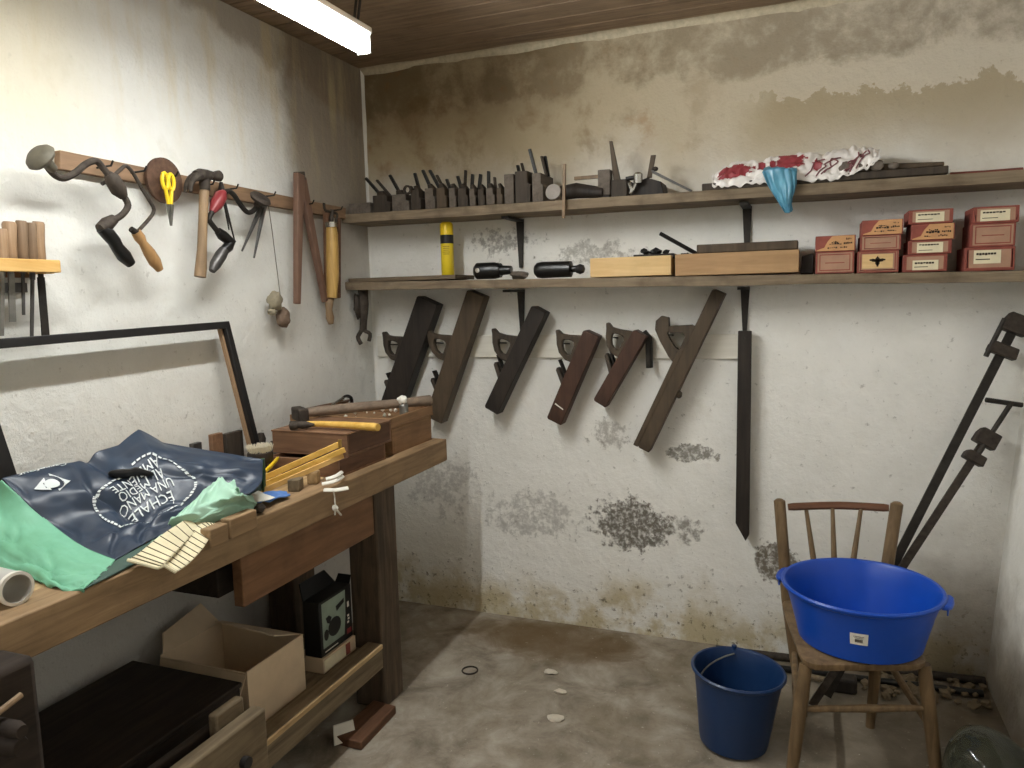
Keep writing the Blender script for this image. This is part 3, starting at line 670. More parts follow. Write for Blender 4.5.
# bottom right where the side rail's line meets the bench
dirv = (BRp-TR); BRc = TR+dirv*((TR.z-zb_)/(TR.z-BRp.z))
tg = W(14, 472, X=.085); Wd = TR.y+(TR.z-tg.z)/(TR.z-zb_)*(BRc.y-TR.y)-tg.y+.045
TL = V((.034, TR.y-Wd, TR.z-.012)); BLp = W(14, 474, X=.11); BL = V((BRc.x, TR.y-Wd+(BRc.y-TR.y), zb_))
def frail(A, B, w, inw, depth, name):
    ax = (B-A).normalized(); nrm = ((TL-TR).cross(BRc-TR)).normalized()
    if nrm.x < 0: nrm = -nrm
    i = V(inw).normalized()
    o = MB().hexa([A, A+i*w, A+i*w+nrm*depth, A+nrm*depth], [B, B+i*w, B+i*w+nrm*depth, B+nrm*depth]).build(name, 'black', t, .002)
    return nrm, i
n_, i1 = frail(TL, TR, .022, (BL-TL), .03, 'top_rail')
frail(BL, BRc, .022, (TL-BL), .03, 'bottom_rail')
n_, i2 = frail(TR, BRc, .022, (TL-TR), .03, 'right_rail')
frail(TL, BL, .045, (TR-TL), .03, 'left_rail')
i3 = V(TL-TR).normalized()
MB().hexa([TR+i3*.0225+n_*.001, TR+i3*.030+n_*.001, TR+i3*.030+n_*.014, TR+i3*.0225+n_*.014], [BRc+i3*.0225+n_*.001, BRc+i3*.030+n_*.001, BRc+i3*.030+n_*.014, BRc+i3*.0225+n_*.014]).build('inner_lip', 'chisel', t)

# ------------------------------------------------------------------ carry bag
def C(px, py, z): return W(px, py, Z=z)
nav = [[C(2, 478, .985), C(52, 466, .990), C(98, 457, .992), C(145, 442, .996), C(200, 449, .975), C(262, 459, .935)],
       [C(24, 500, .940), C(68, 490, .946), C(112, 480, .952), C(155, 462, .965), C(208, 468, .945), C(262, 470, .918)],
       [C(55, 528, .880), C(92, 515, .890), C(130, 503, .900), C(170, 490, .908), C(215, 486, .905), C(261, 481, .905)],
       [C(84, 548, .855), C(112, 535, .862), C(145, 522, .868), C(180, 508, .876), C(218, 500, .885), C(250, 493, .892)],
       [C(115, 560, .838), C(132, 550, .842), C(155, 538, .846), C(182, 524, .852), C(215, 508, .860), C(240, 498, .868)]]
nf = patch(nav)
def wr(p, s, t, a=.006):
    d = noise.noise(V((s*5, t*4, 1.3)))+.6*noise.noise(V((s*11+3, t*9, 2)))
    cr = -.7*max(0, 1-abs(noise.noise(V((s*3.4+9, t*3, 7))))*9)
    e = min(1, 8*min(s, 1-s, t, 1-t)+.1)
    return p+V((.2, 0, 1))*a*(d+cr)*e
def fold(s, t):
    """the right half overlaps the left along a crease running from the back edge; a ridge falls from the peak"""
    line = .365+.36*t; q = (s-line)/.02; st = 1/(1+math.exp(-max(-30, min(30, q))))
    f = max(0, 1-t/.62)
    z = .020*f*st*max(0, 1-(s-line)*3.2)-.014*f*math.exp(-((s-line+.012)/.022)**2)
    z += .030*max(0, 1-abs(s-.575-.05*t)/.09)*max(0, 1-t/.35)
    z += .012*max(0, 1-abs(s-.80+.10*t)/.05)*max(0, 1-abs(t-.4)/.4)
    z -= .012*max(0, 1-abs(s-.22-.25*t)/.06)*max(0, 1-abs(t-.55)/.45)
    z += .010*max(0, 1-abs(t-.74-.1*s)/.05)*max(0, min(1, s*4, (1-s)*4))
    return V((.004*st*f, 0, z))
navy = lambda s, t: wr(nf(s, t), s, t, .009)+fold(s, t)
tb = thing('shopping_bag', 'navy and mint green shopping bag with upside-down white lettering, lying crumpled on the bench', 'bag', C(130, 510, .822))
npan = o = MB().grid(navy, 110, 80).build('navy_panel', 'navy', tb, smooth=180)
o.modifiers.new('th', 'SOLIDIFY').thickness = .003
# printed writing, upside down to the viewer
def nfn(s, t):
    e = .004; du = navy(min(s+e, 1), t)-navy(max(s-e, 0), t); dv = navy(s, min(t+e, 1))-navy(s, max(t-e, 0))
    n = du.cross(dv).normalized(); return n if n.z > 0 else -n
b = MB()
def addtext(b, txt, size, off, fn):
    vs, fs = text_mesh(txt, size)
    bb = bmesh.new(); q = [bb.verts.new(v) for v in vs]
    for f in fs:
        try: bb.faces.new([q[i] for i in f])
        except ValueError: pass
    bmesh.ops.triangulate(bb, faces=bb.faces); bmesh.ops.subdivide_edges(bb, edges=bb.edges, cuts=1)
    mp = {}
    for v in bb.verts: mp[v] = b.v(fn(v.co.x+off[0], v.co.y+off[1]))
    for f in bb.faces: b.f([mp[v] for v in f.verts])
    bb.free()
def onp(s, t):
    s = min(max(s, .006), .994); t = min(max(t, .006), .994)
    return navy(s, t)+nfn(s, t)*.0035
slogan = lambda a, c: onp(.485-a, .545+c*2.1+a*.22)
for txt, size, yo in (('ÉCHALE', .066, 0), ('UNA MANO', .051, -.046), ('AL MEDIO', .051, -.085), ('AMBIENTE', .051, -.124)):
    addtext(b, txt, size, (0, yo), slogan)
b.build('printed_slogan', 'print', npan)
# ring of small lettering
b = MB()
for q in range(64):
    if q % 16 in (15,): continue
    a = 2*math.pi*q/64; da = 2*math.pi/64*.36
    def rp(an, r): 
        s = .475+r*.25*math.cos(an)-.03*math.sin(an); t = .485+r*.265*math.sin(an)
        return navy(s, t)+nfn(s, t)*.0035
    w = .93+.03*R.random()
    vs = [b.v(rp(a-da, w)), b.v(rp(a+da, w)), b.v(rp(a+da, 1.0)), b.v(rp(a-da, 1.0))]; b.f(vs)
b.build('printed_ring', 'print', npan)
# emblem: lozenge with a round bite, shop name beside it
b = MB()
def em(a, c):
    return onp(.165-a*.074, .175+c*.092)
def poly(b, pts, fn): b.f([b.v(fn(*p)) for p in pts])
def lozenge(a): return 1-abs(a)
N_ = 12
def strip(b, a0, a1, lo, hi, n=N_):
    for i in range(n):
        u, v = a0+(a1-a0)*i/n, a0+(a1-a0)*(i+1)/n
        q = [(u, lo(u)), (v, lo(v)), (v, hi(v)), (u, hi(u))]
        if abs(q[0][1]-q[3][1]) < 1e-4 and abs(q[1][1]-q[2][1]) < 1e-4: continue
        b.f([b.v(em(*p)) for p in q])
ro, ri = .62, .40
co_ = lambda r, a: math.sqrt(max(0, r*r-(a-.06)**2))
ed = lambda a: .80*lozenge(a)
# white left of the letter, inside of the letter and the right hand point
strip(b, -1, -ro+.06, lambda a: -ed(a), lambda a: ed(a))
strip(b, -ro+.06, .0, lambda a: min(co_(ro, a), ed(a)), lambda a: ed(a)); strip(b, -ro+.06, .0, lambda a: -ed(a), lambda a: -min(co_(ro, a), ed(a)))
strip(b, -ri+.06, .46, lambda a: -co_(ri, a), lambda a: co_(ri, a))
strip(b, .30, 1, lambda a: -ed(a), lambda a: -min(.22, ed(a))); strip(b, .30, 1, lambda a: min(.22, ed(a)), lambda a: ed(a)); strip(b, .46, 1, lambda a: -min(.22, ed(a)), lambda a: min(.22, ed(a)))
addtext(b, 'Carrefour', .62, (0, -1.75), em)
b.build('printed_emblem', 'print', npan)
# mint side on the left
gr = [[C(2, 480, .983), C(24, 500, .939), C(55, 528, .879), C(84, 548, .854), C(115, 561, .836)],
      [C(-14, 498, .945), C(10, 520, .905), C(40, 545, .866), C(72, 562, .846), C(108, 569, .832)],
      [C(-35, 530, .905), C(-2, 545, .870), C(30, 562, .845), C(62, 577, .834), C(98, 578, .828)],
      [C(-60, 560, .845), C(-18, 566, .832), C(26, 577, .826), C(60, 588, .824), C(84, 589, .824)]]
gf = patch(gr)
o = MB().grid(lambda s, t: gf(s, t) + V((.1, 0, 1))*min(1, t*2.2+.0)*(.008*noise.noise(V((s*6, t*5, 9)))-.010*max(0, 1-abs(noise.noise(V((s*3+2, t*4, 6))))*8)+.004*noise.noise(V((s*15, t*12, 9)))), 40, 24).build('mint_panel', 'green', tb, smooth=180)
o.modifiers.new('th', 'SOLIDIFY').thickness = .003
# dark underside between the mint flap and the strap, dark green end, pale lining
ug = patch([[C(113, 562, .836), C(150, 541, .843), C(190, 520, .850), C(240, 499, .864)], [C(84, 589, .824), C(130, 566, .825), C(190, 535, .826), C(245, 507, .828)]])
MB().grid(ug, 20, 8).build('bag_edge', 'dgreen', tb, smooth=180).modifiers.new('th', 'SOLIDIFY').thickness = .002
eg = patch([[C(212, 493, .893), C(238, 477, .905), C(262, 460, .924)], [C(225, 500, .86), C(245, 489, .865), C(263, 476, .872)], [C(228, 506, .828), C(246, 500, .828), C(263, 490, .828)]])
MB().grid(lambda s, t: eg(s, t)+V((.01, 0, .006)), 16, 10).build('side_gusset', 'dgreen', tb, smooth=180).modifiers.new('th', 'SOLIDIFY').thickness = .002
MB().tube(smooth_path([C(262, 459, .93), C(263.5, 474, .885), C(263, 491, .832)], 4), .004, 8).build('piping', plain('green_piping', (58, 92, 50), .6), tb)
lg = patch([[C(182, 515, .870), C(205, 490, .905), C(220, 480, .918), C(233, 482, .915), C(236, 490, .91)],
            [C(168, 524, .868), C(190, 512, .882), C(210, 503, .885), C(236, 497, .895), C(244, 496, .89)],
            [C(172, 530, .850), C(200, 520, .858), C(228, 508, .862), C(250, 502, .862), C(256, 503, .855)],
            [C(150, 542, .846), C(185, 530, .842), C(225, 520, .836), C(250, 513, .832), C(256, 507, .832)]])
MB().grid(lambda s, t: lg(s, t)+V((.3, -.1, 1))*.016*(noise.noise(V((s*7, t*6, 3)))+.6*abs(noise.noise(V((s*12, t*9, 5))))), 44, 30).build('lining', 'lgreen', tb, smooth=180).modifiers.new('th', 'SOLIDIFY').thickness = .002
tag(MB().tube(smooth_path([navy(s_, t_)+V((0, 0, .010)) for s_, t_ in ((.40, .20), (.45, .25), (.50, .32), (.55, .40))], 4), [.004, .010, .013, .015, .017, .016, .014, .016, .015, .012, .010, .008, .004], 10, .55).build('leather_case', 'black'), 'small crumpled black case lying on the lettering of the bag', 'case')

# ribbed strap
t = thing('ribbed_strap', 'cream ribbed strap folded in a loop over the bench edge in front of the bag', 'strap', C(170, 545, .82))
A_ = [C(205, 512, .862), C(185, 520, .868), C(160, 536, .866), C(140, 552, .848), C(128, 560, .838)]
B_ = [C(213, 522, .838), C(196, 532, .842), C(180, 548, .838), C(166, 562, .834), C(158, 568, .826)]
top = patch([A_, B_])
MB().grid(top, 40, 8).build('upper_band', 'strap', t, smooth=180).modifiers.new('th', 'SOLIDIFY').thickness = .003
# loop curling back under at the near side
C_ = [C(213, 522, .842), C(200, 522, .850), C(186, 536, .842), C(173, 551, .832), C(163, 564, .828)]
D_ = [C(214, 530, .828), C(208, 530, .832), C(198, 545, .822), C(184, 560, .814), C(170, 570, .812)]
C_ = [p+V((.010, -.006, 0)) for p in C_]; D_ = [p+V((.022, -.006, 0)) for p in D_]
low = patch([C_, D_])
MB().grid(low, 40, 8).build('lower_band', 'strap', t, smooth=180).modifiers.new('th', 'SOLIDIFY').thickness = .003
b = MB()
for fn, n in ((top, 13), (low, 14)):
    for i in range(n):
        s = (i+.5)/n; b.tube([fn(s, q/6)+V((.2, -.1, 1))*.0004 for q in range(7)], .0011, 6)
b.build('ribs', 'strapdark', t)
b = MB(); b.tube([top(1, q/8) for q in range(9)]+[low(1, q/8) for q in range(9)], .004, 8); b.build('bound_end', 'strap', t)

# pipe on the bench's near end
t = thing('plastic_pipe', 'short grey plastic pipe lying on the near left corner of the bench', 'pipe', C(10, 600, .82))
c0 = C(18, 589, .851); ax = (C(17, 588, .86)-C(-25, 577, .86)).normalized()
mt = frame(c0-ax*.105, V((0, 0, 1)), uz=ax) @ Matrix.Scale(.84, 4)
MB().lathe([(.030, 0), (.034, 0), (.034, .118), (.036, .12), (.030, .122), (.029, .115), (.029, 0)], mt, 32, False, False).build('tube', 'pvc', t)
MB().lathe([(.034, .11), (.0365, .112), (.0365, .122), (.030, .1225)], mt, 32, False, False).build('rim', 'white', t)

# blue rag and white card
o = tag(MB().grid(lambda s, t: patch([[C(246, 500, .835), C(262, 493, .835), C(285, 492, .83)], [C(255, 506, .83), C(270, 501, .834), C(290, 496, .828)]])(s, t)+V((0, 0, .008))*noise.noise(V((s*5, t*4, 1))), 20, 10).build('rag', 'rag', smooth=180), 'blue crumpled rag on the bench edge right of the bag', 'rag')
o.modifiers.new('th', 'SOLIDIFY').thickness = .003
o = tag(MB().grid(lambda s, t: patch([[C(247, 497, .846), C(258, 491, .848), C(262, 493, .846)], [C(254, 502, .842), C(268, 500, .842), C(275, 497, .842)]])(s, t), 8, 6).build('card', 'paper_w', smooth=180), 'small white card lying on the blue rag', 'card')
o.modifiers.new('th', 'SOLIDIFY').thickness = .001
# dark knob
tag(MB().lump(C(259, 508, .836), (.013, .016, .012), 2, .3).build('knob', 'plane_side'), 'small dark wooden knob between the bag lining and the bench edge', 'knob')

# ------------------------------------------------------------------ boxes on the bench
def open_box(name, label, lo, hi, m_side, m_end, wall=.010, lid=False, group=None):
    t = thing(name, label, 'box', ((lo[0]+hi[0])/2, (lo[1]+hi[1])/2, lo[2]), group)
    x0, y0, z0 = lo; x1, y1, z1 = hi
    MB().box((x0, y0, z0), (x1, y1, z0+.006)).build('bottom', m_side, t)
    MB().box((x0, y0, z0+.006), (x1, y0+wall, z1)).build('front_panel', m_side, t, .002)
    MB().box((x0, y1-wall, z0+.006), (x1, y1, z1)).build('back_panel', m_side, t, .002)
    MB().box((x0, y0+wall, z0+.006), (x0+wall, y1-wall, z1)).build('end_panel', m_end, t, .002)
    MB().box((x1-wall, y0+wall, z0+.006), (x1, y1-wall, z1)).build('end_panel', m_end, t, .002)
    if lid: MB().box((x0-.002, y0-.002, z1), (x1+.002, y1+.002, z1+.006)).build('lid', m_side, t, .002)
    return t
cB = W(339, 478, Z=BZ); yB2 = W(386, 463, X=cB.x).y
open_box('wooden_box', 'low red brown wooden box on the bench under the flat lidded box', (.20, cB.y, BZ), (cB.x, yB2, .872), 'redbrown', 'redbrown_d', group='wooden boxes on the bench')
cA = W(348, 457, Z=.873); yA2 = W(392, 447, X=cA.x).y
hA = W(348, 433, X=cA.x).z
tA = open_box('wooden_box', 'flat lidded red brown wooden box stacked on the low box, dovetailed at its front corner', (.183, cA.y, .873), (cA.x, yA2, hA-.006), 'redbrown', 'redbrown_d', lid=True, group='wooden boxes on the bench')
cC = W(393, 455, Z=BZ); 
yC2 = W(432, 440, X=cC.x).y; hC = W(395, 427, X=cC.x).z
open_box('wooden_box', 'tall mid brown wooden box at the far end of the bench', (.06, max(cC.y, yA2+.004), BZ), (cC.x, yC2, hC-.004), 'midbrown', 'midbrown', group='wooden boxes on the bench')
hC2 = W(400, 415, X=cC.x).z
open_box('wooden_tray', 'shallow mid brown tray on top of the tall box, holding white crumbs', (.05, max(cC.y, yA2+.004)-.02, hC), (cC.x+.006, yC2+.004, hC2), 'midbrown', 'midbrown')
ZT = hA+.001
# hammers on top of the boxes
def Cz(px, py, z): return W(px, py, Z=z)
t = thing('hammer', 'long handled hammer with a square head and grey brown handle on the boxes', 'hammer', Cz(340, 408, ZT+.04))
zh = hC2+.022
hp = [C(px, py, .970) for px, py in ((301, 413), (320, 411), (350, 408), (380, 405), (400, 403.5), (430, 400))]
MB().tube(hp, [.015, .017, .018, .017, .017, .019], 14).build('handle', 'handle_y', t)
hd = C(300, 414, .970)
MB().box((-.045, -.018, -.022), (.045, .018, .022), frame(hd, V((.8, -.6, 0)))).build('head', 'rust', t, .006)
t = thing('hammer', 'small hammer with a yellow varnished handle lying on the lidded box', 'hammer', Cz(340, 425, ZT))
MB().tube([Cz(306, 424, ZT+.014), Cz(320, 424, ZT+.015), Cz(345, 425, ZT+.016), Cz(374, 427, ZT+.016), Cz(378, 427.5, ZT+.016)], [.009, .010, .011, .013, .011], 14).build('handle', 'handle_yellow', t)
MB().lathe([(.004, -.04), (.014, -.036), (.014, -.018), (.011, -.012), (.013, .0), (.012, .012), (.006, .03), (.003, .038)], frame(Cz(302, 425, ZT+.016), (0, 0, 1), uz=(.85, .4, -.1)), 14).build('head', 'rust', t)
t = thing('steel_flask', 'small dull metal jar with a white cap on the tray beside the long hammer handle', 'jar', C(404, 413, .922))
jc = C(404, 413, .945)
mt = Matrix.Translation((jc.x, jc.y, hC+.008))
MB().lathe([(.014, 0), (.016, .002), (.016, .052), (.011, .058), (.011, .062)], mt, 18).build('jar_body', 'steel', t)
MB().lump((jc.x-.004, jc.y, hC+.078), (.019, .018, .015), 3, .4).build('cap', 'paper_w', t)
b = MB()
for i in range(26):
    p = V((R.uniform(.14, cC.x-.03), R.uniform(yA2+.03, yC2-.02), hC+.010+R.uniform(0, .012))); b.lump(p, R.uniform(.004, .009), i, .5, 1)
tag(b.build('plaster_crumbs', 'paper_w'), 'white crumbs and shavings lying in the shallow tray', 'crumbs', kind='stuff')
# bowed iron plane behind
t = thing('spokeshave', 'dark wooden tool with a shiny curved metal end lying behind the long hammer handle', 'tool', W(330, 408, X=.07))
b = MB(); b.hexa(*[[W(px, py, X=.05) for px, py in ((300, 411), (350, 401), (350, 399), (300, 409))], [W(px, py, X=.085) for px, py in ((300, 413), (348, 403), (348, 401), (300, 410))]]); b.build('body', 'redbrown_d', t, .002)
MB().tube(smooth_path([W(330, 407, X=.075), W(340, 400, X=.075), W(346, 396, X=.075), W(351, 398, X=.075), W(352, 405, X=.075)], 4), .007, 10, .7).build('frame', 'blackmetal', t)
MB().tube([W(331, 406, X=.085), W(343, 398.5, X=.085)], [.006, .007], 8).build('blade', 'bright', t)

# brush
bc = C(260, 453, .895)
t = thing('scrubbing_brush', 'oval scrubbing brush lying with its pale bristles up beside the bag', 'brush', (bc.x, bc.y, .863))
mt = Matrix.Translation((bc.x, bc.y, .863)) @ Matrix.Rotation(math.radians(25), 4, 'Z') @ Matrix.Diagonal((1.25, 1.5, 1.05, 1))
MB().lathe([(.020, 0), (.027, .004), (.030, .018), (.029, .034), (.026, .036)], mt, 24).build('base', 'plane_dark', t)
b = MB()
for i in range(260):
    a = R.uniform(0, 6.28); r = .027*math.sqrt(R.random()); b.tube([mt @ V((r*math.cos(a), r*math.sin(a), .034)), mt @ V((1.2*r*math.cos(a), 1.2*r*math.sin(a), .054))], .0009, 4)
o = b.build('bristles', 'bristle', t); o['kind'] = 'stuff'
# yellow peg, folding rule, blocks, rope
b = MB(); b.tube([C(263, 473, .862), C(270, 467, .866), C(277, 459, .872)], [.010, .011, .010], 6, .6)
tag(b.build('plastic_wedge', 'yellow', bevel=.001), 'bright yellow plastic wedge tucked against the bag end by the folding rule', 'wedge')
t = thing('folding_rule', 'yellow folding wooden rule lying half open in front of the low box', 'ruler', C(300, 470, BZ))
def stick(p, q, w, h, name, mat, parent):
    p, q = V(p), V(q); mt = frame(p, q-p, uz=(0, 0, 1)); L = (q-p).length
    return MB().box((0, -w/2, 0), (L, w/2, h), mt).build(name, mat, parent, .001)
ruleA = (C(262, 482, .838), W(340, 447, Y=-.992))
stick(ruleA[0], ruleA[1], .006, .017, 'stick', 'handle_yellow', t)
stick(C(266, 487, .830), W(346, 452, Y=-1.000), .005, .016, 'stick', 'handle_yellow', t)
stick(C(262, 494, .824), W(344, 458, Y=-.996), .005, .015, 'stick', 'pine_y', t)
MB().tube([ruleA[1]+V((0, 0, -.004)), ruleA[1]+V((0, 0, .022))], .006, 10).build('hinge', 'brass', t)
for (px, py, w, d, h, mt_, lb) in ((296, 490, .034, .04, .034, 'oldwood_y', 'small worn grey wooden block in front of the folding rule'), (314, 483, .03, .036, .036, 'bench_top', 'small pale wooden block in front of the folding rule, right of the grey block')):
    p = C(px, py, BZ); tag(MB().box((-w/2, -d/2, 0), (w/2, d/2, h), Matrix.Translation(p) @ Matrix.Rotation(.35, 4, 'Z')).build('wood_block', mt_, bevel=.003), lb, 'block', 'offcut blocks on the bench')
b = MB()
for pts in ([C(322, 484, .835), C(335, 481, .84), C(343, 476, .835)], [C(324, 490, .825), C(336, 490, .826), C(348, 488, .826)], [C(326, 479, .845), C(336, 476, .85), C(342, 472, .845)]):
    b.tube(smooth_path(pts, 5), .006, 8, .5)
b.tube(smooth_path([C(333, 490, .828), W(334.5, 496, X=.508), W(335, 503, X=.510), W(336, 507, X=.512)], 4), .0022, 6)
b.lump(W(335, 508, X=.516), (.008, .010, .009), 4, .5, 2); b.tube([W(335, 508, X=.514), W(341, 515, X=.512)], .003, 6); b.tube([W(335, 508, X=.514), W(335, 515, X=.512)], .0025, 6)
tag(b.build('rope', 'paper_w'), 'short frayed white rope with its knotted end hanging over the bench edge', 'rope')
# little blocks standing behind the bag along the wall
for i, (x0, x1, y0, mt_, lb) in enumerate(((193, 202, 444, 'greysteel', 'smallest grey block end showing behind the bag along the wall'), (212, 223, 435, 'redbrown', 'narrow upright red brown block behind the bag, left of the wide one'), (226, 243, 434, 'plane_side', 'wide upright dark brown block standing just left of the frame foot'))):
    a = W(x0, y0, X=.05); c = W(x1, y0, X=.05)
    tag(MB().box((.034, a.y, BZ), (.05, c.y, a.z)).build('wood_block', mt_, bevel=.002), lb, 'block', 'blocks standing behind the bag')
p = W(257, 437, X=.03); MB_ = MB().lathe([(.013, 0), (.016, .006), (.014, .05), (.016, p.z-BZ-.01), (.01, p.z-BZ+.01)], Matrix.Translation((.03, p.y+.02, BZ)), 16)
tag(MB_.build('wooden_peg', 'plane_side'), 'dark upright wooden handle behind the frame foot beside the boxes', 'peg')
ws = [C(238, 462, .862), C(292, 452, .862), C(300, 445, .862), C(258, 440, .862)]
tag(MB().hexa([V((max(p.x, .008), p.y, BZ+.0005)) for p in ws], [V((max(p.x, .008), p.y, .862)) for p in ws]).build('wood_block', 'plane_side', bevel=.001), 'dark flat wooden block under the scrubbing brush beside the stacked boxes', 'block')

# ------------------------------------------------------------------ under the bench
def Xp(px, py, x): return W(px, py, X=x)
# open cardboard box on the lower shelf
SZ = .2125
t = thing('cardboard_box', 'open brown cardboard box with raised flaps on the shelf under the bench', 'box', (.30, -1.5, SZ))
fa, fb = Xp(247, 672, .40), Xp(303, 634, .40)
y0, y1, zt_ = fa.y, fb.y, .392
MB().box((.395, y0, SZ), (.40, y1, zt_-.01)).build('front_wall', 'cardboard', t, .001)
MB().box((.10, y0, SZ), (.395, y0+.005, zt_-.015)).build('near_wall', 'cardboard', t, .001)
MB().box((.10, y1-.005, SZ), (.395, y1, zt_-.01)).build('far_wall', 'cardboard', t, .001)
MB().box((.10, y0, SZ), (.105, y1, zt_-.01)).build('rear_wall', 'cardboard', t, .001)
MB().box((.105, y0+.005, SZ), (.395, y1-.005, SZ+.005)).build('base', 'cardboard', t)
MB().hexa([(.10, y0, zt_-.02), (.395, y0, zt_-.02), (.395, y0+.004, zt_-.02), (.10, y0+.004, zt_-.02)], [(.12, y0-.04, zt_-.12), (.38, y0-.04, zt_-.12), (.38, y0-.036, zt_-.118), (.12, y0-.036, zt_-.118)]).build('flap', 'cardboard', t)
MB().hexa([(.105, y1-.004, zt_-.012), (.39, y1-.004, zt_-.012), (.39, y1, zt_-.012), (.105, y1, zt_-.012)], [(.13, y1-.06, zt_+.015), (.36, y1-.08, zt_+.012), (.36, y1-.078, zt_+.015), (.13, y1-.058, zt_+.018)]).build('flap', 'cardboard', t)
MB().hexa([(.10, y0+.01, zt_-.012), (.104, y0+.01, zt_-.012), (.104, y1-.01, zt_-.012), (.10, y1-.01, zt_-.012)], [(.05, y0+.06, zt_+.02), (.054, y0+.06, zt_+.02), (.054, y1-.03, zt_+.05), (.05, y1-.03, zt_+.05)]).build('flap', 'cardboard', t)
# printed carton on a low white edged box
c0 = Xp(324, 675, .40); c1 = Xp(354, 650, .40)
ya, yb = max(c0.y, y1+.01), -.845
t = thing('carton', 'low pale carton under the black printed carton beside the cardboard box', 'carton', (.3, (ya+yb)/2, SZ))
zl = SZ+.047
MB().box((.30, ya, SZ), (.40, yb, zl)).build('body', 'cardboard', t, .002)
MB().box((.4005, ya+.004, SZ+.006), (.402, yb-.06, zl-.006)).build('label', 'paper', t)
MB().box((.4005, yb-.058, SZ+.006), (.402, yb-.035, zl-.006)).build('red_label', 'cigar_red', t)
zt2 = .436
t = thing('carton', 'upright black printed carton with a pale green and black picture under the bench', 'carton', (.3, (ya+yb)/2, zl))
MB().box((.332, ya+.004, zl+.001), (.392, yb-.002, zt2)).build('body', 'print_black', t, .002)
b = MB(); L = yb-ya
def cf(u, v, e=.0015): return V((.392+e, ya+.004+u*(L-.006), zl+.001+v*(zt2-zl)))
b.f([b.v(cf(*p)) for p in ((.06, .14), (.72, .14), (.78, .5), (.80, .95), (.06, .95))]); b.build('picture', 'print_green', t)
b = MB()
for pts in ([(.42+.2*math.cos(a*.4), .42+.17*math.sin(a*.4)) for a in range(16)], [(.16+.07*math.cos(a*.4), .36+.1*math.sin(a*.4)) for a in range(16)], [(.2, .56), (.28, .52), (.34, .62), (.26, .68), (.16, .66)], [(.5, .66), (.74, .74), (.74, .82), (.48, .76)]):
    b.f([b.v(cf(p[0], p[1], .0025)) for p in pts])
b.build('printed_tool', 'print_black', t)
b = MB()
for (u0, u1, v0, v1) in ((.82, .88, .30, .34), (.84, .90, .36, .40), (.83, .89, .42, .46), (.1, .5, .06, .08), (.84, .9, .6, .7)):
    b.f([b.v(cf(*p, .002)) for p in ((u0, v0), (u1, v0), (u1, v1), (u0, v1))])
b.build('printed_lettering', 'paper_w', t)
b = MB(); b.f([b.v(cf(*p, .002)) for p in ((.80, .10), (.94, .10), (.94, .20), (.80, .20))]); b.build('red_print', 'red', t)
MB().hexa([(.332, ya+.004, zt2), (.336, ya+.004, zt2), (.336, yb-.004, zt2), (.332, yb-.004, zt2)], [(.318, ya+.01, zt2+.05), (.322, ya+.01, zt2+.05), (.322, yb-.04, zt2+.05), (.318, yb-.04, zt2+.05)]).build('flap', 'print_black', t)
MB().hexa([(.336, yb-.006, zt2), (.39, yb-.006, zt2), (.39, yb-.003, zt2), (.336, yb-.003, zt2)], [(.336, yb+.012, zt2+.02), (.385, yb+.012, zt2+.02), (.385, yb+.014, zt2+.022), (.336, yb+.014, zt2+.022)]).build('flap', 'print_black', t)
# dark old chest near the viewer under the bench
t = thing('wooden_chest', 'dark weathered open wooden trough under the near end of the bench', 'chest', (.36, -1.8, 0))
q0 = Xp(263, 690, .58)
MB().box((.545, -1.93, 0), (.585, q0.y, .400)).build('front_board', 'oldwood_y', t, .006)
MB().box((.18, -2.5, .0), (.21, q0.y-.02, .44)) .b.free()
MB().hexa([(.515, q0.y-.11, .0), (.54, q0.y-.11, 0), (.54, q0.y-.02, 0), (.515, q0.y-.02, 0)], [(.515, q0.y-.11, .43), (.54, q0.y-.11, .43), (.54, q0.y-.02, .43), (.515, q0.y-.02, .43)]).build('post', 'oldwood_y', t, .005)
MB().box((.495, -1.93, .236), (.513, q0.y-.02, .395)).build('inner_board', 'darkbox', t, .004)
MB().tube([(.585, q0.y-.085, .315), (.60, q0.y-.085, .315)], .014, 12).build('knot', 'black', t)
t = thing('dark_box', 'long very dark lidded wooden box on the shelf under the bench', 'box', (.2, -1.9, SZ))
MB().box((.06, -2.4, SZ+.001), (.425, y0-.055, .372)).build('body', 'darkbox', t, .004)
MB().box((.055, -2.4, .373), (.428, y0-.05, .385)).build('lid', 'darkbox', t, .003)
# plank wedged on the floor
t = thing('plank', 'short wide plank lying on the floor at the foot of the bench leg', 'plank', (.55, -1.0, 0))
pl = [W(333, 738, Z=.02), W(361, 745, Z=.02), W(396, 708, Z=.02), W(374, 702, Z=.02)]
MB().hexa([V((p.x, p.y, .001)) for p in pl], [V((p.x, p.y, .028)) for p in pl]).build('board', 'redbrown_d', t, .003)
b = MB(); cpy = patch([[V((.42, -1.02, .05)), V((.46, -.97, .05))], [V((.45, -1.06, .012)), V((.49, -1.0, .012))]])
o = tag(MB().grid(lambda s, t_: cpy(s, t_), 8, 6).build('paper_scrap', 'paper_w', smooth=180), 'crumpled pale paper scrap under the stretcher beside the floor plank', 'paper'); o.modifiers.new('th', 'SOLIDIFY').thickness = .001

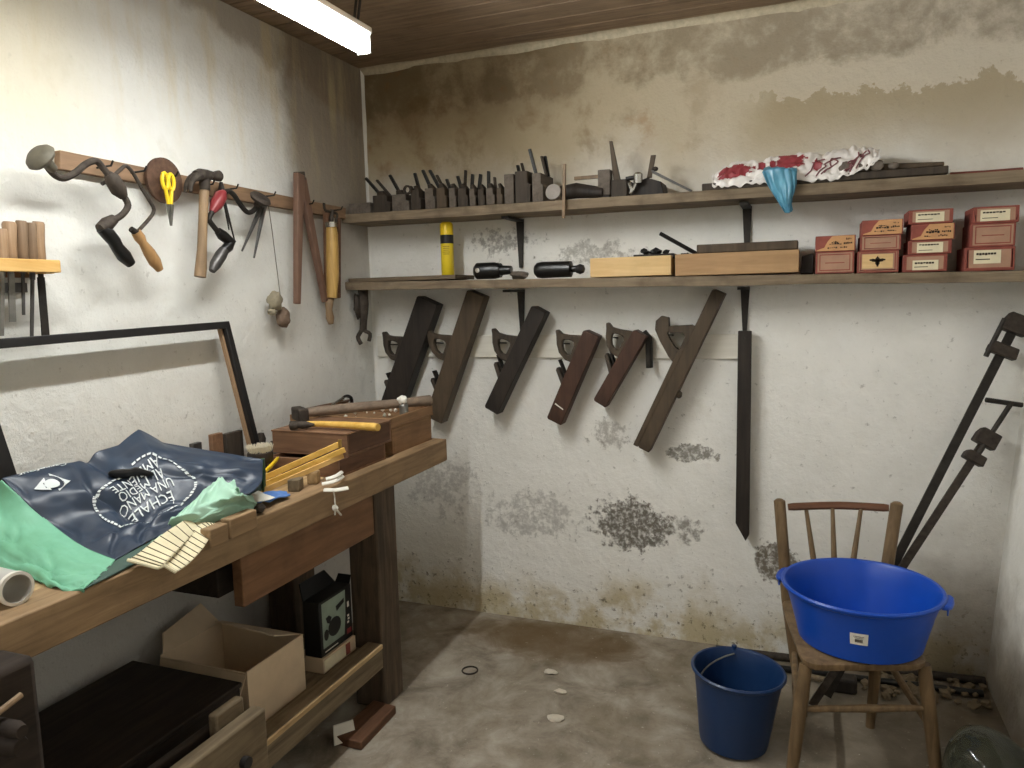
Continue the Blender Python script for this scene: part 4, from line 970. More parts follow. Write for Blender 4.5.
# ------------------------------------------------------------------ upper shelf: moulding planes
def YU(px, py): return W(px, py, Y=-.185)
pl = [(349, 370, 203, 'plane_grey', []), (372, 389, 195, 'plane_side', [((365, 178), (382, 196)), ((376, 180), (391, 197))]), (391, 408, 194, 'plane_grey', [((389, 175), (401, 195))]),
      (411, 421, 190, 'plane_side', [((414, 173), (419, 190)), ((410, 186), (414, 194))]), (424, 434, 188, 'plane_grey', [((422, 170), (431, 186))]), (437, 447, 188, 'plane_brown', [((429, 170), (440, 188)), ((436, 175), (444, 190))]),
      (449, 456, 188, 'plane_grey', [((446, 179), (450, 190))]), (458, 468, 188, 'plane_side', [((457, 176), (461, 190)), ((465, 170), (464, 189))]),
      (470, 476, 189, 'plane_grey', [((472, 174), (471, 190))]), (478, 485, 189, 'plane_side', [((480, 174), (478, 190))]), (486.5, 495, 188, 'plane_grey', [((488, 171), (488, 190)), ((494, 177), (495, 190))]),
      (497, 502.5, 188, 'plane_brown', []), (503.5, 513, 174, 'plane_grey', []), (515, 530, 171, 'plane_side', [((517, 165), (519, 174)), ((521, 163), (524, 174))]), (532, 543, 173, 'plane_grey', [((529, 149), (536, 174)), ((541, 156), (546, 176)), ((544.5, 156), (548, 176))])]
what = ['flat greyish block plane', 'plane with two thin irons leaning far left', 'wide grey moulding plane with one iron leaning left', 'dark moulding plane with a stubby wedge', 'grey moulding plane with a single slanted iron', 'brown moulding plane with two slanted irons', 'narrow grey moulding plane with a short stub',
        'dark moulding plane with two upright irons', 'very narrow grey plane with a thin upright iron', 'thin dark moulding plane with a thin upright iron', 'grey plane with an upright and a leaning iron', 'thinnest low brown moulding plane without any iron', 'tall smooth grey moulding plane without an iron', 'tall wide dark plane with two short stubs', 'tall grey moulding plane with three long irons, rightmost of the row']
nth = ['leftmost of the row on the upper shelf', 'second in the row from the left', 'third in the row from the left', 'fourth in the row from the left', 'fifth in the row from the left', 'sixth in the row from the left', 'seventh in the row from the left', 'middle of the row on the upper shelf', 'ninth in the row from the left', 'tenth in the row from the left', 'eleventh in the row from the left', 'just left of the tall grey plane', 'fourth from the right end of the row' , 'second from the right end of the row', 'beside the marking gauge']
nth[12] = 'third from the right end of the row'
for i, (x0, x1, yt, mt_, irons) in enumerate(pl):
    a, c = YU(x0, yt), YU(x1, yt); zs = shelf_z(a.x)+.002; zt_ = YU((x0+x1)/2, yt).z; dpt = .155+R.uniform(-.01, .02)
    yfr = -.19+R.uniform(-.004, .01) if i else -.185
    t = thing('moulding_plane', what[i]+', '+nth[i], 'plane', ((a.x+c.x)/2, yfr+dpt/2, zs), 'moulding planes on the upper shelf')
    w = (c.x-a.x); x = a.x; st = .35 if w > .03 else .25
    # stepped section of a moulding plane
    sec = [(0, 0), (w, 0), (w, (zt_-zs)*.55), (w-w*.18, (zt_-zs)*.62), (w-w*.18, zt_-zs), (0, zt_-zs)] if i not in (0, 12) else [(0, 0), (w, 0), (w, zt_-zs), (0, zt_-zs)]
    mt = Matrix(((1, 0, 0, x), (0, 0, 1, yfr), (0, 1, 0, zs), (0, 0, 0, 1)))
    MB().prism(sec, mt, min(dpt, -.006-yfr)).build('body', mt_, t, .002)
    for j, (p, q) in enumerate(irons):
        yq = yfr+.035+.02*j; P_, Q_ = W(*p, Y=yq-.012), W(*q, Y=yq); Q_.z = min(Q_.z, zt_-.004)
        dn = (P_-Q_).normalized(); wd = .0055 if j % 2 == 0 else .0045
        e = V((dn.z, 0, -dn.x)).normalized()
        b = MB(); fv = V((0, .013, 0))
        b.hexa([Q_-e*wd, Q_+e*wd, Q_+e*wd+fv, Q_-e*wd+fv], [P_-e*wd*.9, P_+e*wd*.9, P_+e*wd*.9+fv, P_-e*wd*.9+fv])
        b.build('wedge' if j % 2 else 'iron', 'plane_side' if j % 2 else 'blackmetal', t, .001)
    if i and zt_-zs < .09:
        z1 = zt_-.001; b = MB(); xm = x+w*.35
        b.hexa([(x+w*.1, yfr+.02, z1), (x+w*.6, yfr+.02, z1), (x+w*.6, yfr+.07, z1), (x+w*.1, yfr+.07, z1)], [(x+w*.2-.004, yfr+.015, z1+.018), (x+w*.5-.004, yfr+.015, z1+.018), (x+w*.5-.004, yfr+.03, z1+.022), (x+w*.2-.004, yfr+.03, z1+.022)])
        b.build('wedge', 'plane_side', t, .001)
# round handled tool between the planes
zs = shelf_z(.2)+.002
c0 = YU(408, 192)
ring = [(.018*math.cos(a*math.pi/8), .018*math.sin(a*math.pi/8)) for a in range(16)]; hol = [(.010*math.cos(a*math.pi/8), .010*math.sin(a*math.pi/8)) for a in range(16)]
tag(MB().prism(ring, frame(W(408, 190, Y=-.197), (1, 0, 0), uz=(0, -1, 0)), .008, hol).build('ring', 'rust', smooth=30), 'small iron ring hung in front of the third and fourth moulding planes', 'ring')

# marking gauges
def YS(px, py, y=-.2): return W(px, py, Y=y)
t = thing('marking_gauge', 'marking gauge with its thin stem upright, dropping past the shelf edge', 'gauge', YS(563, 194, -.15))
MB().tube([YS(564.5, 164, -.222), YS(563.5, 218, -.222)], .007, 4).build('stem', 'handle', t)
zs = shelf_z(YS(563, 190).x)+.002
p = YS(553, 190, -.2)
MB().lathe([(.004, -.006), (.028, -.005), (.030, 0), (.028, .006), (.004, .007)], frame(V((p.x, -.195, zs+.030)), (1, 0, 0), uz=(.15, -1, .2)), 24).build('stock', plain('grey_stock', (150, 142, 134), .6, .15, 30), t)
p2 = YS(575, 190, -.16); MB().tube([V((p.x+.015, -.15, zs+.03)), V((p.x+.07, -.14, zs+.036)), V((p.x+.17, -.14, zs+.022))], [.028, .030, .02], 12, .9).build('arm', 'plane_dark', t)
t = thing('marking_gauge', 'marking gauge with a square grey block and its stem pointing left', 'gauge', YS(603, 194, -.12))
p = YS(597.5, 170, -.15); q = YS(610, 170, -.15); zs = shelf_z(p.x)+.002
MB().box((p.x, -.15, zs+.012), (q.x, -.11, p.z)).build('block', 'plane_grey', t, .003)
MB().box((p.x+.004, -.15, zs), (q.x-.004, -.09, zs+.012)).build('foot', 'plane_dark', t, .002)
zz = YS(590, 177, -.14).z; MB().box((YS(574, 177, -.14).x, -.14, zz-.006), (p.x, -.126, zz+.006)).build('stem', 'handle', t, .001)
# smoothing plane with a tall iron
t = thing('moulding_plane', 'lone dark plane with one very tall iron, right of the square marking gauge', 'plane', YS(618, 194, -.12))
a, c = YS(611, 180, -.17), YS(627, 180, -.17); zs = shelf_z(a.x)+.002
MB().box((a.x, -.17, zs), (c.x, -.02, a.z)).build('body', 'plane_side', t, .003)
P_, Q_ = YS(610.5, 141, -.14), YS(617, 182, -.13)
MB().hexa([Q_+V((-.013, 0, 0)), Q_+V((.013, 0, 0)), Q_+V((.013, .012, 0)), Q_+V((-.013, .012, 0))], [P_+V((-.005, 0, 0)), P_+V((.005, 0, 0)), P_+V((.005, .012, 0)), P_+V((-.005, .012, 0))]).build('iron', 'plane_brown', t, .001)
# metal plough plane
t = thing('plough_plane', 'plough plane with a shiny round steel post on the upper shelf', 'plane', YS(640, 194, -.12))
a, c = YS(627, 182, -.16), YS(652, 182, -.16); zs = shelf_z(a.x)+.002
MB().prism([(0, 0), (c.x-a.x+.04, 0), (c.x-a.x+.03, .045), (c.x-a.x-.02, .062), (.03, .05), (0, .042)], Matrix(((1, 0, 0, a.x), (0, 0, 1, -.15), (0, 1, 0, zs), (0, 0, 0, 1))), .10).build('body', 'plane_dark', t, .003)
MB().tube([YS(626, 179, -.165), YS(642, 176, -.165)], .008, 10).build('rod', 'blackmetal', t)
MB().lathe([(.010, 0), (.016, .004), (.016, .034), (.008, .04)], frame(YS(638, 184, -.165), (1, .3, 0), uz=(.35, 0, .9)), 18).build('post', 'bright', t)
b = MB(); b.tube([YS(629, 183, -.17), YS(632, 190, -.17), YS(630, 194, -.17)], [.006, .008, .005], 8); b.tube([YS(636, 183, -.17), YS(633, 190, -.17)], [.006, .006], 8); b.build('wing_screw', 'bright', t)
P_, Q_ = YS(653, 155, -.13), YS(649, 178, -.13)
MB().hexa([Q_+V((-.008, 0, 0)), Q_+V((.008, 0, 0)), Q_+V((.008, .01, 0)), Q_+V((-.008, .01, 0))], [P_+V((-.008, 0, 0)), P_+V((.009, 0, 0)), P_+V((.009, .01, 0)), P_+V((-.008, .01, 0))]).build('iron', 'plane_brown', t, .001)
MB().lump(YS(655, 169, -.13), (.012, .012, .008), 3, .2, 2).build('knob', 'rust', t)
t = thing('file', 'long flat steel file leaning down to the right from the plough plane', 'file', YS(690, 190, -.15))
A_, B_ = YS(652, 171, -.16), YS(692, 190, -.16); B_.z = shelf_z(B_.x)+.006
MB().hexa([A_+V((0, -.01, -.006)), A_+V((0, .012, -.006)), A_+V((0, .012, .004)), A_+V((0, -.01, .004))], [B_+V((0, -.006, -.004)), B_+V((0, .006, -.004)), B_+V((0, .006, .004)), B_+V((0, -.006, .004))]).build('blade', 'greysteel', t, .001)

# boards, bag and rag to the right
zs = shelf_z(1.7)+.002
a, c = YS(702, 186, -.19), YS(948, 180, -.19)
t = thing('board', 'long dark board lying on the upper shelf under the plastic bag', 'board', (1.65, -.1, zs))
MB().box((a.x, -.195, zs), (c.x, -.04, zs+.024)).build('board', 'plane_side', t, .003)
t = thing('board', 'dark squared board lying on top of the long board at the right', 'board', (2.0, -.1, zs+.026))
p, q = YS(845, 168, -.17), YS(944, 162, -.17)
MB().hexa([(p.x, -.17, zs+.026), (q.x, -.18, zs+.026), (q.x, -.06, zs+.026), (p.x, -.06, zs+.026)], [(p.x, -.17, p.z+.01), (q.x, -.18, q.z), (q.x, -.06, q.z), (p.x, -.06, p.z+.01)]).build('board', 'plane_brown', t, .003)
b = MB(); b.tube([YS(950, 175, -.15), YS(985, 173, -.15), YS(1023, 170, -.15)], .008, 8)
for o_ in (b,): pass
tag(b.build('rod', plain('red_rod', (120, 58, 48), .6)), 'thin reddish rod lying along the right end of the upper shelf', 'rod')
b = MB()
for px, py, r in ((846, 178, .022), (862, 180, .018), (876, 178, .020), (893, 180, .013)):
    pp = YS(px, py, -.188); b.lump((pp.x, -.188, zs+.026+r*.8), (r*1.2, r*.5, r*.8), px, .4, 2)
tag(b.build('crumpled_paper', 'plane_grey'), 'dark grey crumpled paper stuffed under the bag end on the upper shelf', 'paper')
ctl = []
bagpx = [(712, 186, 176), (730, 186, 164), (752, 184, 162), (775, 182, 158), (800, 180, 154), (825, 179, 152), (848, 175, 148), (866, 168, 147), (880, 158, 150)]
rowA, rowB, rowC, rowD = [], [], [], []
for px, yb, yt in bagpx:
    rowA.append(YS(px, yb, -.2)); m_ = YS(px, (yb*.4+yt*.6), -.185); rowB.append(m_); rowC.append(YS(px, yt, -.13)); rowD.append(YS(px, yt+8, -.05))
bf = patch([rowA, rowB, rowC, rowD])
tp = thing('plastic_bag', 'crumpled white plastic bag with red printing lying on the boards of the upper shelf', 'bag', (1.7, -.13, zs+.03))
def bagf(s, t):
    d = noise.noise(V((s*14, t*5, 2)))*.5+noise.noise(V((s*30, t*9, 4)))*.5-abs(noise.noise(V((s*22, t*6, 8))))
    return bf(s, t)+V((0, -.5, 1))*.014*d
o = MB().grid(bagf, 120, 36).build('film', 'bag_w', tp, smooth=60); o.modifiers.new('th', 'SOLIDIFY').thickness = .0015
def off(s, t): return bagf(s, t)+V((0, -.8, .6))*.004
b = MB()
def blobpatch(s0, s1, t0, t1, n=10, seed=0):
    for i in range(n):
        for j in range(n):
            u, v = (i+.5)/n, (j+.5)/n
            if (u-.5)**2+(v-.5)**2 > .17+.16*noise.noise(V((u*7, v*6, seed))): continue
            q = [off(s0+(s1-s0)*(i+a)/n, t0+(t1-t0)*(j+c)/n) for a, c in ((0, 0), (1, 0), (1, 1), (0, 1))]
            b.f([b.v(p) for p in q])
blobpatch(.03, .27, .16, .62, 26, 1); blobpatch(.34, .54, .22, .66, 26, 5); blobpatch(.28, .33, .3, .55, 9, 3); blobpatch(.56, .62, .2, .45, 9, 8)
b.build('red_patch', 'redprint', tp)
b = MB()
for i in range(9):
    s0 = .5+R.uniform(0, .32); pts = [off(s0+.02*q*R.uniform(.6, 1.3), .12+.06*q) for q in range(6)]; b.tube(smooth_path(pts, 3), .0022, 5)
b.build('printed_lines', plain('grey_red_print', (130, 80, 84), .6), tp)
# teal bag hanging over the edge
t = thing('plastic_bag', 'small teal plastic bag hanging over the upper shelf edge', 'bag', YS(780, 212, -.22))
tl = [[(762, 172), (768, 186), (776, 199), (781, 207), (784, 212)], [(772, 168), (776, 186), (781, 199), (784, 207), (786, 213)], [(784, 168), (786, 186), (786, 200), (787, 207), (789, 213)], [(793, 170), (794, 186), (791, 200), (790, 206), (791, 212)], [(797, 172), (796, 184), (793, 196), (792, 204), (793, 210)]]
fr = patch([[YS(px, py, -.225-.012*math.sin(math.pi*i/4)) for px, py in row] for i, row in enumerate(tl)])
def tealf(s, t_): return fr(s, t_)+V((0, -1, 0))*(.010*noise.noise(V((t_*9, s*2.5, 3)))+.008*abs(noise.noise(V((t_*16, s*3, 7)))))
o = MB().grid(tealf, 24, 36).build('film', 'teal', t, smooth=180); o.modifiers.new('th', 'SOLIDIFY').thickness = .002
bk = patch([[YS(762, 172, -.223), YS(797, 172, -.223)], [YS(766, 167, -.18), YS(796, 167, -.18)], [YS(770, 168, -.12), YS(794, 168, -.12)]])
MB().grid(lambda s, t_: bk(s, t_)+V((0, 0, .006))*noise.noise(V((s*8, t_*5, 2))), 16, 12).build('folded_end', 'teal', t, smooth=180).modifiers.new('th', 'SOLIDIFY').thickness = .002

# ------------------------------------------------------------------ lower shelf contents
def YL(px, py, y=-.17): return W(px, py, Y=y)
p = YL(448, 273, -.12); z0 = low_z(p.x)+.0185
t = thing('spray_can', 'tall yellow can with a black band standing on the lower shelf', 'can', (p.x, -.12, z0))
zt_ = YL(447, 222, -.12).z; hh = zt_-z0; r = .0255; mt = Matrix.Translation((p.x, -.12, z0))
MB().lathe([(r-.002, 0), (r, .003), (r, hh*.58), (r, hh*.60)], mt, 28).build('can_body', 'yellowcan', t)
MB().lathe([(r+.0003, hh*.60), (r+.0003, hh*.76)], mt, 28).build('black_band', 'black', t)
MB().lathe([(r, hh*.76), (r, hh*.955), (r-.004, hh*.985), (r-.009, hh)], mt, 28).build('cap', 'yellow', t)
b = MB()
for i in range(5):
    z = hh*(.54-.035*i); w = .55-.06*(i % 3)
    vs = []
    for q in range(7): a = -math.pi*.42-w+2*w*q/6; vs.append((math.cos(a)*(r+.0005), math.sin(a)*(r+.0005)))
    for (x0, y0), (x1, y1) in zip(vs, vs[1:]): b.f([b.v(mt @ V(k_)) for k_ in ((x0, y0, z), (x1, y1, z), (x1, y1, z+.0022), (x0, y0, z+.0022))])
b.build('printed_lines', plain('olive_print', (150, 120, 40), .6), t)
# black tool cases
def blackcase(label, x0, x1, y0, y1, ball):
    p, q = YL(x0, y0), YL(x1, y1); z0 = low_z(p.x)+.002; cz = (z0+p.z)/2; rr_ = max((p.z-z0)/2, .02)
    t = thing('drill_chuck', label, 'chuck', ((p.x+q.x)/2, -.17, z0), 'black chucks on the lower shelf')
    L = q.x-p.x; mt = frame((p.x, -.17, z0+rr_), (0, 1, 0), uz=(1, 0, 0))
    MB().lathe([(rr_*.7, 0), (rr_, L*.06), (rr_, L*.55), (rr_*.93, L*.58), (rr_*.93, L*.62), (rr_*.85, L*.66), (rr_*.85, L*.70)] if not ball else [(rr_*.6, 0), (rr_*.9, L*.05), (rr_, L*.15), (rr_*.95, L*.74), (rr_*.8, L*.75)], mt, 20).build('sleeve', 'blackmetal', t)
    if ball:
        MB().tube([(q.x-L*.28, -.17, z0+rr_), (q.x-L*.12, -.17, z0+rr_)], rr_*.4, 12).build('neck', 'blackmetal', t)
        MB().lathe([(.002, -rr_*.62), (rr_*.45, -rr_*.45), (rr_*.62, 0), (rr_*.45, rr_*.45), (.002, rr_*.62)], frame((q.x-L*.08, -.17, z0+rr_*.95), (0, 1, 0), uz=(1, 0, 0)), 16).build('ball_end', 'black', t)
    else:
        MB().tube([(q.x-L*.32, -.17, z0+rr_), (q.x-L*.02, -.17, z0+rr_)], [rr_*.62, rr_*.5], 12).build('neck', 'blackmetal', t)
        MB().lathe([(.002, 0), (rr_*.28, .001), (.002, .002)], frame((p.x+L*.15, -.17-rr_*.99, z0+rr_*1.05), (1, 0, 0), uz=(0, -1, 0)), 12).build('glint_disc', 'bright', t)  # small bright disc stands in for the highlight on the sleeve
blackcase('black cylindrical chuck with a painted glint on the lower shelf, nearest the yellow can', 475, 512, 263, 263, False)
blackcase('black cylindrical chuck with a ball end, left of the pale wooden tray', 535, 584, 262, 262, True)
p = YL(518, 272); zb_ = low_z(p.x)+.002
tag(MB().lump((p.x, -.16, zb_+.014), (.035, .03, .016), 12, .4, 3).build('rag', 'plane_grey', smooth=60), 'grey brown crumpled rag between the two black chucks on the lower shelf', 'rag')
# trays
def tray(label, x0, x1, yt, mat, contents):
    p, q = YL(x0, yt, -.19), YL(x1, yt, -.19); z0 = low_z(p.x)+.002; zt_ = p.z
    t = thing('wooden_tray', label, 'tray', ((p.x+q.x)/2, -.11, z0), 'wooden trays on the lower shelf')
    w = .008
    MB().box((p.x, -.19, z0), (q.x, -.182, zt_)).build('front_panel', mat, t, .0015)
    MB().box((p.x, -.04, z0), (q.x, -.032, zt_)).build('back_panel', mat, t, .0015)
    MB().box((p.x, -.182, z0), (p.x+w, -.04, zt_)).build('end_panel', mat, t, .0015)
    MB().box((q.x-w, -.182, z0), (q.x, -.04, zt_)).build('end_panel', mat, t, .0015)
    MB().box((p.x+w, -.182, z0), (q.x-w, -.04, z0+.005)).build('bottom', mat, t)
    return p, q, z0, zt_
p, q, z0, zt_ = tray('pale pine tray with small black fittings on the lower shelf, left of the larger tray', 590, 671, 258.5, 'pine', 0)
pz = zt_-.01
tag(MB().box((p.x+.15, -.16, pz), (q.x-.002+.006, -.07, zt_+.008)).build('slat', 'plane_dark', bevel=.002), 'thin dark slat lying across the pale pine tray', 'slat')
b = MB()
for i in range(9):
    x = p.x+.16+.10*R.random(); b.lump((x, -.15+.05*R.random(), zt_+.014+.008*R.random()), (.014, .010, .009), i, .5, 1)
tag(b.build('iron_fittings', 'blackmetal'), 'clump of small black iron fittings heaped on the pale pine tray', 'fittings', kind='stuff')
p, q, z0, zt_ = tray('long brown wooden tray piled with tools on the lower shelf under the bracket', 675, 799, 254.5, 'cratewood', 0)
zi = z0+.006
t = thing('board', 'flat dark board lying on the long brown tray', 'board', ((p.x+q.x)/2, -.1, zt_))
a_ = YL(697, 246, -.17); c_ = YL(798, 243, -.17)
MB().hexa([(a_.x, -.18, zt_+.001), (c_.x, -.18, zt_+.001), (c_.x, -.045, zt_+.001), (a_.x, -.045, zt_+.001)], [(a_.x, -.18, zt_+.030), (c_.x, -.18, zt_+.030), (c_.x, -.05, zt_+.034), (a_.x, -.05, zt_+.034)]).build('board', 'plane_brown', t, .003)
t = thing('iron_bar', 'thin black bar sticking up to the left out of the long brown tray', 'bar', (p.x+.05, -.14, zi))
MB().tube([YL(660, 233.5, -.15), YL(697, 254, -.15), YL(704, 259, -.15)], .0075, 6).build('bar', 'blackmetal', t)
b = MB()
for i in range(26):
    x = p.x+R.uniform(.012, .16); y_ = R.uniform(-.18, -.05); z = zt_-.012+R.uniform(0, .02)
    d = V((R.uniform(-1, 1), R.uniform(-1, 1), R.uniform(-.2, .5))).normalized()*R.uniform(.01, .035)
    if x+d.x < p.x+.012: d.x = abs(d.x)
    b.tube([V((x, y_, z)), V((x, y_, z))+d], R.uniform(.003, .006), 6)
tag(b.build('iron_fittings', 'rust'), 'jumble of small rusty iron pieces in the left end of the long brown tray', 'fittings', kind='stuff')
p = YL(800.5, 256, -.15); q = YL(814, 256, -.15); z0 = low_z(p.x)+.002
tag(MB().hexa([(p.x, -.15, z0), (q.x, -.15, z0), (q.x, -.05, z0), (p.x, -.05, z0)], [(p.x+.004, -.15, p.z), (q.x, -.15, p.z+.008), (q.x, -.05, p.z+.008), (p.x+.004, -.05, p.z)]).build('dark_block', 'plane_dark', bevel=.003), 'dark wooden block between the long tray and the red boxes', 'block')

# ------------------------------------------------------------------ cigar boxes
def cbox(x0, x1, yt, yb, z0, yfr, style, label, dy=.0):
    p, q = W(x0, yb, Y=yfr), W(x1, yb, Y=yfr); h = W((x0+x1)/2, yt, Y=yfr).z-W((x0+x1)/2, yb, Y=yfr).z
    t = thing('cigar_box', label, 'box', ((p.x+q.x)/2, yfr+.07, z0), 'red cardboard boxes on the lower shelf')
    w = q.x-p.x; D = min(.135, -.012-yfr)
    face = 'cigar_o' if style.startswith('o') else 'cigar'
    ang = math.radians(dy); mt = Matrix.Translation((p.x, yfr, z0)) @ Matrix.Rotation(ang, 4, 'Z')
    lidh = h*.30
    MB().box((0, 0, 0), (w, D, h-.0008), mt).build('carton_body', 'cigar_red' if style != 'plain' else 'cigar', t, .0015)
    e = -.0008
    def quad(b, u0, u1, v0, v1, k=1): b.f([b.v(mt @ V(c)) for c in ((u0*w, e*k, v0*h), (u1*w, e*k, v0*h), (u1*w, e*k, v1*h), (u0*w, e*k, v1*h))])
    b = MB()
    if style == 'o':           # orange face with a red corner and scrawled printing
        b.f([b.v(mt @ V((u*w, e, v*h))) for u, v in ((.03, .04), (.97, .04), (.97, .96), (.42, .96), (.30, .62), (.22, .25), (.03, .10))]); o = b.build('front_label', face, t)
        b = MB()
        for (u0, u1, v, th) in ((.34, .66, .42, .09), (.40, .62, .55, .06), (.70, .92, .45, .10), (.76, .90, .72, .07), (.30, .55, .20, .05), (.62, .84, .22, .05)):
            n = 5
            for i in range(n):
                a0 = u0+(u1-u0)*i/n; quad(b, a0+.004, a0+(u1-u0)/n-.006, v+.03*R.uniform(-1, 1), v+th+.04*R.uniform(-1, 1), 2)
        b.build('printed_writing', 'ink', o)
    else:
        b.b.free(); b = MB(); quad(b, .05, .95, .07, .93); b.build('front_panel', face, t)
        if style == 'frame':
            b = MB()
            for r_ in ((.10, .90, .12, .17), (.10, .90, .83, .88), (.10, .125, .17, .83), (.875, .90, .17, .83)): quad(b, *r_, 2)
            b.build('border', 'cigar_red', t)
            b = MB(); quad(b, .25, .75, .46, .50, 2); b.build('printed_writing', 'cigar_red', t)
        elif style == 'crest':
            b = MB()
            for r_ in ((.07, .93, .09, .14), (.07, .93, .87, .92), (.07, .10, .14, .87), (.90, .93, .14, .87)): quad(b, *r_, 2)
            b.build('border', 'cigar_red', t)
            b = MB(); quad(b, .12, .86, .2, .84, 2); o = b.build('paper_label', 'pine', t)
            b = MB()
            for u0, v0, du, dv in ((.49, .54, .13, .06), (.49, .52, .05, .20), (.38, .58, .08, .05), (.60, .58, .08, .05), (.49, .40, .03, .05), (.49, .30, .02, .03)):
                n = 12; b.f([b.v(mt @ V(((u0+du*math.cos(k_*6.283/n)*(1+.25*(k_ % 2)))*w, e*3, (v0+dv*math.sin(k_*6.283/n)*(1+.2*(k_ % 2)))*h))) for k_ in range(n)])
            b.build('printed_crest', 'ink', o)
        elif style.startswith('label'):
            u0, u1, v0, v1 = {'label': (.20, .80, .10, .82), 'label_lo': (.22, .80, .10, .66), 'label_up': (.18, .72, .30, .86), 'label_wide': (.16, .80, .12, .78)}[style]
            b = MB()
            for r_ in ((.05, .95, .07, .13), (.05, .95, .88, .94), (.05, .085, .13, .88), (.915, .95, .13, .88)): quad(b, *r_, 2)
            b.build('border', 'cigar_red', t)
            b = MB(); quad(b, u0, u1, v0, v1, 2.2); o = b.build('paper_label', 'paper', t)
            b = MB()
            for i in range(7):
                a0 = u0+.05+(u1-u0-.14)*i/7; quad(b, a0, a0+(u1-u0-.1)/7*.78, v1-.20+.015*R.uniform(-1, 1), v1-.11, 3)
            quad(b, u0+.04, u0+(u1-u0)*.6, v0+.16, v0+.20, 3)
            b.build('printed_writing', 'ink', o)
    b = MB()
    b.f([b.v(mt @ V((u*w, e*1.5, v*h))) for u, v in ((0, .0), (1, 0), (1, .012), (0, .012))]); b.b.free()
    return z0+h
yf = -.192
z = low_z(2.03)+.002
z1 = cbox(815.5, 854, 247.5, 269.5, low_z(1.83)+.002, yf, 'frame', 'dull tan and red box at the bottom of the leftmost stack, under an orange box')
cbox(815.5, 855.5, 231.5, 247.5, z1, yf-.002, 'o', 'orange box with a red corner on top of the leftmost, lowest stack')
z1 = cbox(857, 898.5, 247.5, 269.5, low_z(1.95)+.002, yf, 'crest', 'box with a dark printed crest on its front, bottom of the second stack')
z1 = cbox(860, 901, 232, 247.5, z1, yf-.001, 'frame', 'dull red framed box in the middle of the second stack')
cbox(862, 903, 216.5, 232, z1, yf-.003, 'o', 'orange box with a red corner on top of the second stack')
z1 = cbox(902.5, 947, 254.5, 272, low_z(2.07)+.002, yf, 'label_lo', 'red brown box with a cream label, bottom of the third stack of four')
z1 = cbox(908, 951.5, 240.4, 254.5, z1, yf-.001, 'label', 'flat red box with a faded label, second from bottom in the stack of four')
z1 = cbox(911, 954.5, 224, 240.4, z1, yf-.003, 'o', 'orange box with a red corner, second from the top in the stack of four')
cbox(908.5, 953, 209.5, 224, z1, yf-.001, 'label_wide', 'dark red box with a torn cream label, topmost of the stack of four')
z1 = cbox(964, 1014.4, 247.5, 271.5, low_z(2.25)+.002, yf, 'label_up', 'large pinkish box with a cream label, bottom of the rightmost stack')
z1 = cbox(970, 1015, 224, 247.5, z1, yf-.001, 'frame', 'tan box with a red frame in the middle of the rightmost stack')
cbox(972.6, 1019, 207, 224, z1, yf-.002, 'label_wide', 'golden tan box with a cream label on top of the rightmost stack')

# ------------------------------------------------------------------ sash cramps leaning in the right corner
def cramp(label, top, bot, ytop, ybot, w, heads, screw, mat):
    A = W(*top, Y=ytop); B = W(*bot, Y=ybot)
    d = (B-A); B = A+d*((A.z-.012)/(A.z-B.z)); ax = (A-B).normalized()
    t = thing('sash_cramp', label, 'clamp', (B.x, B.y, 0), 'sash cramps leaning in the right corner')
    mt = frame(B, ax, uz=(0, -1, 0)); L = (A-B).length
    MB().box((0, -w/2, -.005), (L, w/2, .005), mt).build('bar', mat, t, .001)
    for (f0, sl, sh, nm) in heads:
        x = L*f0
        MB().prism([(x, -sh), (x+sl, -sh*.9), (x+sl, sh*.8), (x+sl*.6, sh), (x, sh)], mt @ Matrix.Translation((0, 0, -.016)), .040).build(nm, 'rust', t, .004)
    if screw:
        x0, x1, off_ = screw
        MB().tube([mt @ V((L*x0, off_, .016)), mt @ V((L*x1, off_, .016))], .008, 10).build('screw', 'iron', t)
        e = mt @ V((L*x1, off_, .016))
        if off_ == 0: MB().tube([e+V((-.075, -.02, .008)), e+V((.03, .01, -.010))], .008, 8).build('tommy_bar', 'iron', t)
    return t, mt, L
cramp('taller dark iron sash cramp leaning in the right corner, its head under the lower shelf', (1019, 318), (898, 556), -.06, -.20, .027, [(.905, .036, .042, 'jaw'), (.962, .06, .036, 'head')], (.89, .985, .038), 'iron')
cramp('shorter sash cramp with a cross handle leaning beside the taller one', (990, 433), (905, 563), -.09, -.22, .024, [(.895, .032, .032, 'jaw'), (.955, .052, .034, 'head')], (.90, 1.11, .0), 'rust')

# ------------------------------------------------------------------ chair
SZc = .37
FL, FR = W(806, 662, Z=SZc), W(926, 662, Z=SZc)
foot = W(870, 727, Z=0.)
RR = V((foot.x+.035, foot.y+.015, SZc)); RL = V((1.70, -.395, SZc))
t = thing('chair', 'low old wooden spindle back chair carrying the blue basin', 'chair', ((FL.x+RR.x)/2, (FL.y+RR.y)/2, 0))
cen = (FL+FR+RR+RL)/4
def seat_out(k_):
    c4 = [RL, FL, FR, RR]; out = []
    for i in range(4):
        a, b_, c_ = c4[i-1], c4[i], c4[(i+1) % 4]
        for q in range(5):
            u = q/4; p = (b_.lerp(a, .16)).lerp(b_, u).lerp(b_.lerp(b_, u).lerp(c_, .16*u), u); out.append(cen+(p-cen)*k_)
    return out
so = seat_out(1.06)
MB().rings([[V((p.x, p.y, SZc-.022)) for p in seat_out(1.03)], [V((p.x, p.y, SZc-.012)) for p in so], [V((p.x, p.y, SZc-.003)) for p in so], [V((p.x, p.y, SZc)) for p in seat_out(1.03)]]).build('seat', 'chair', t)
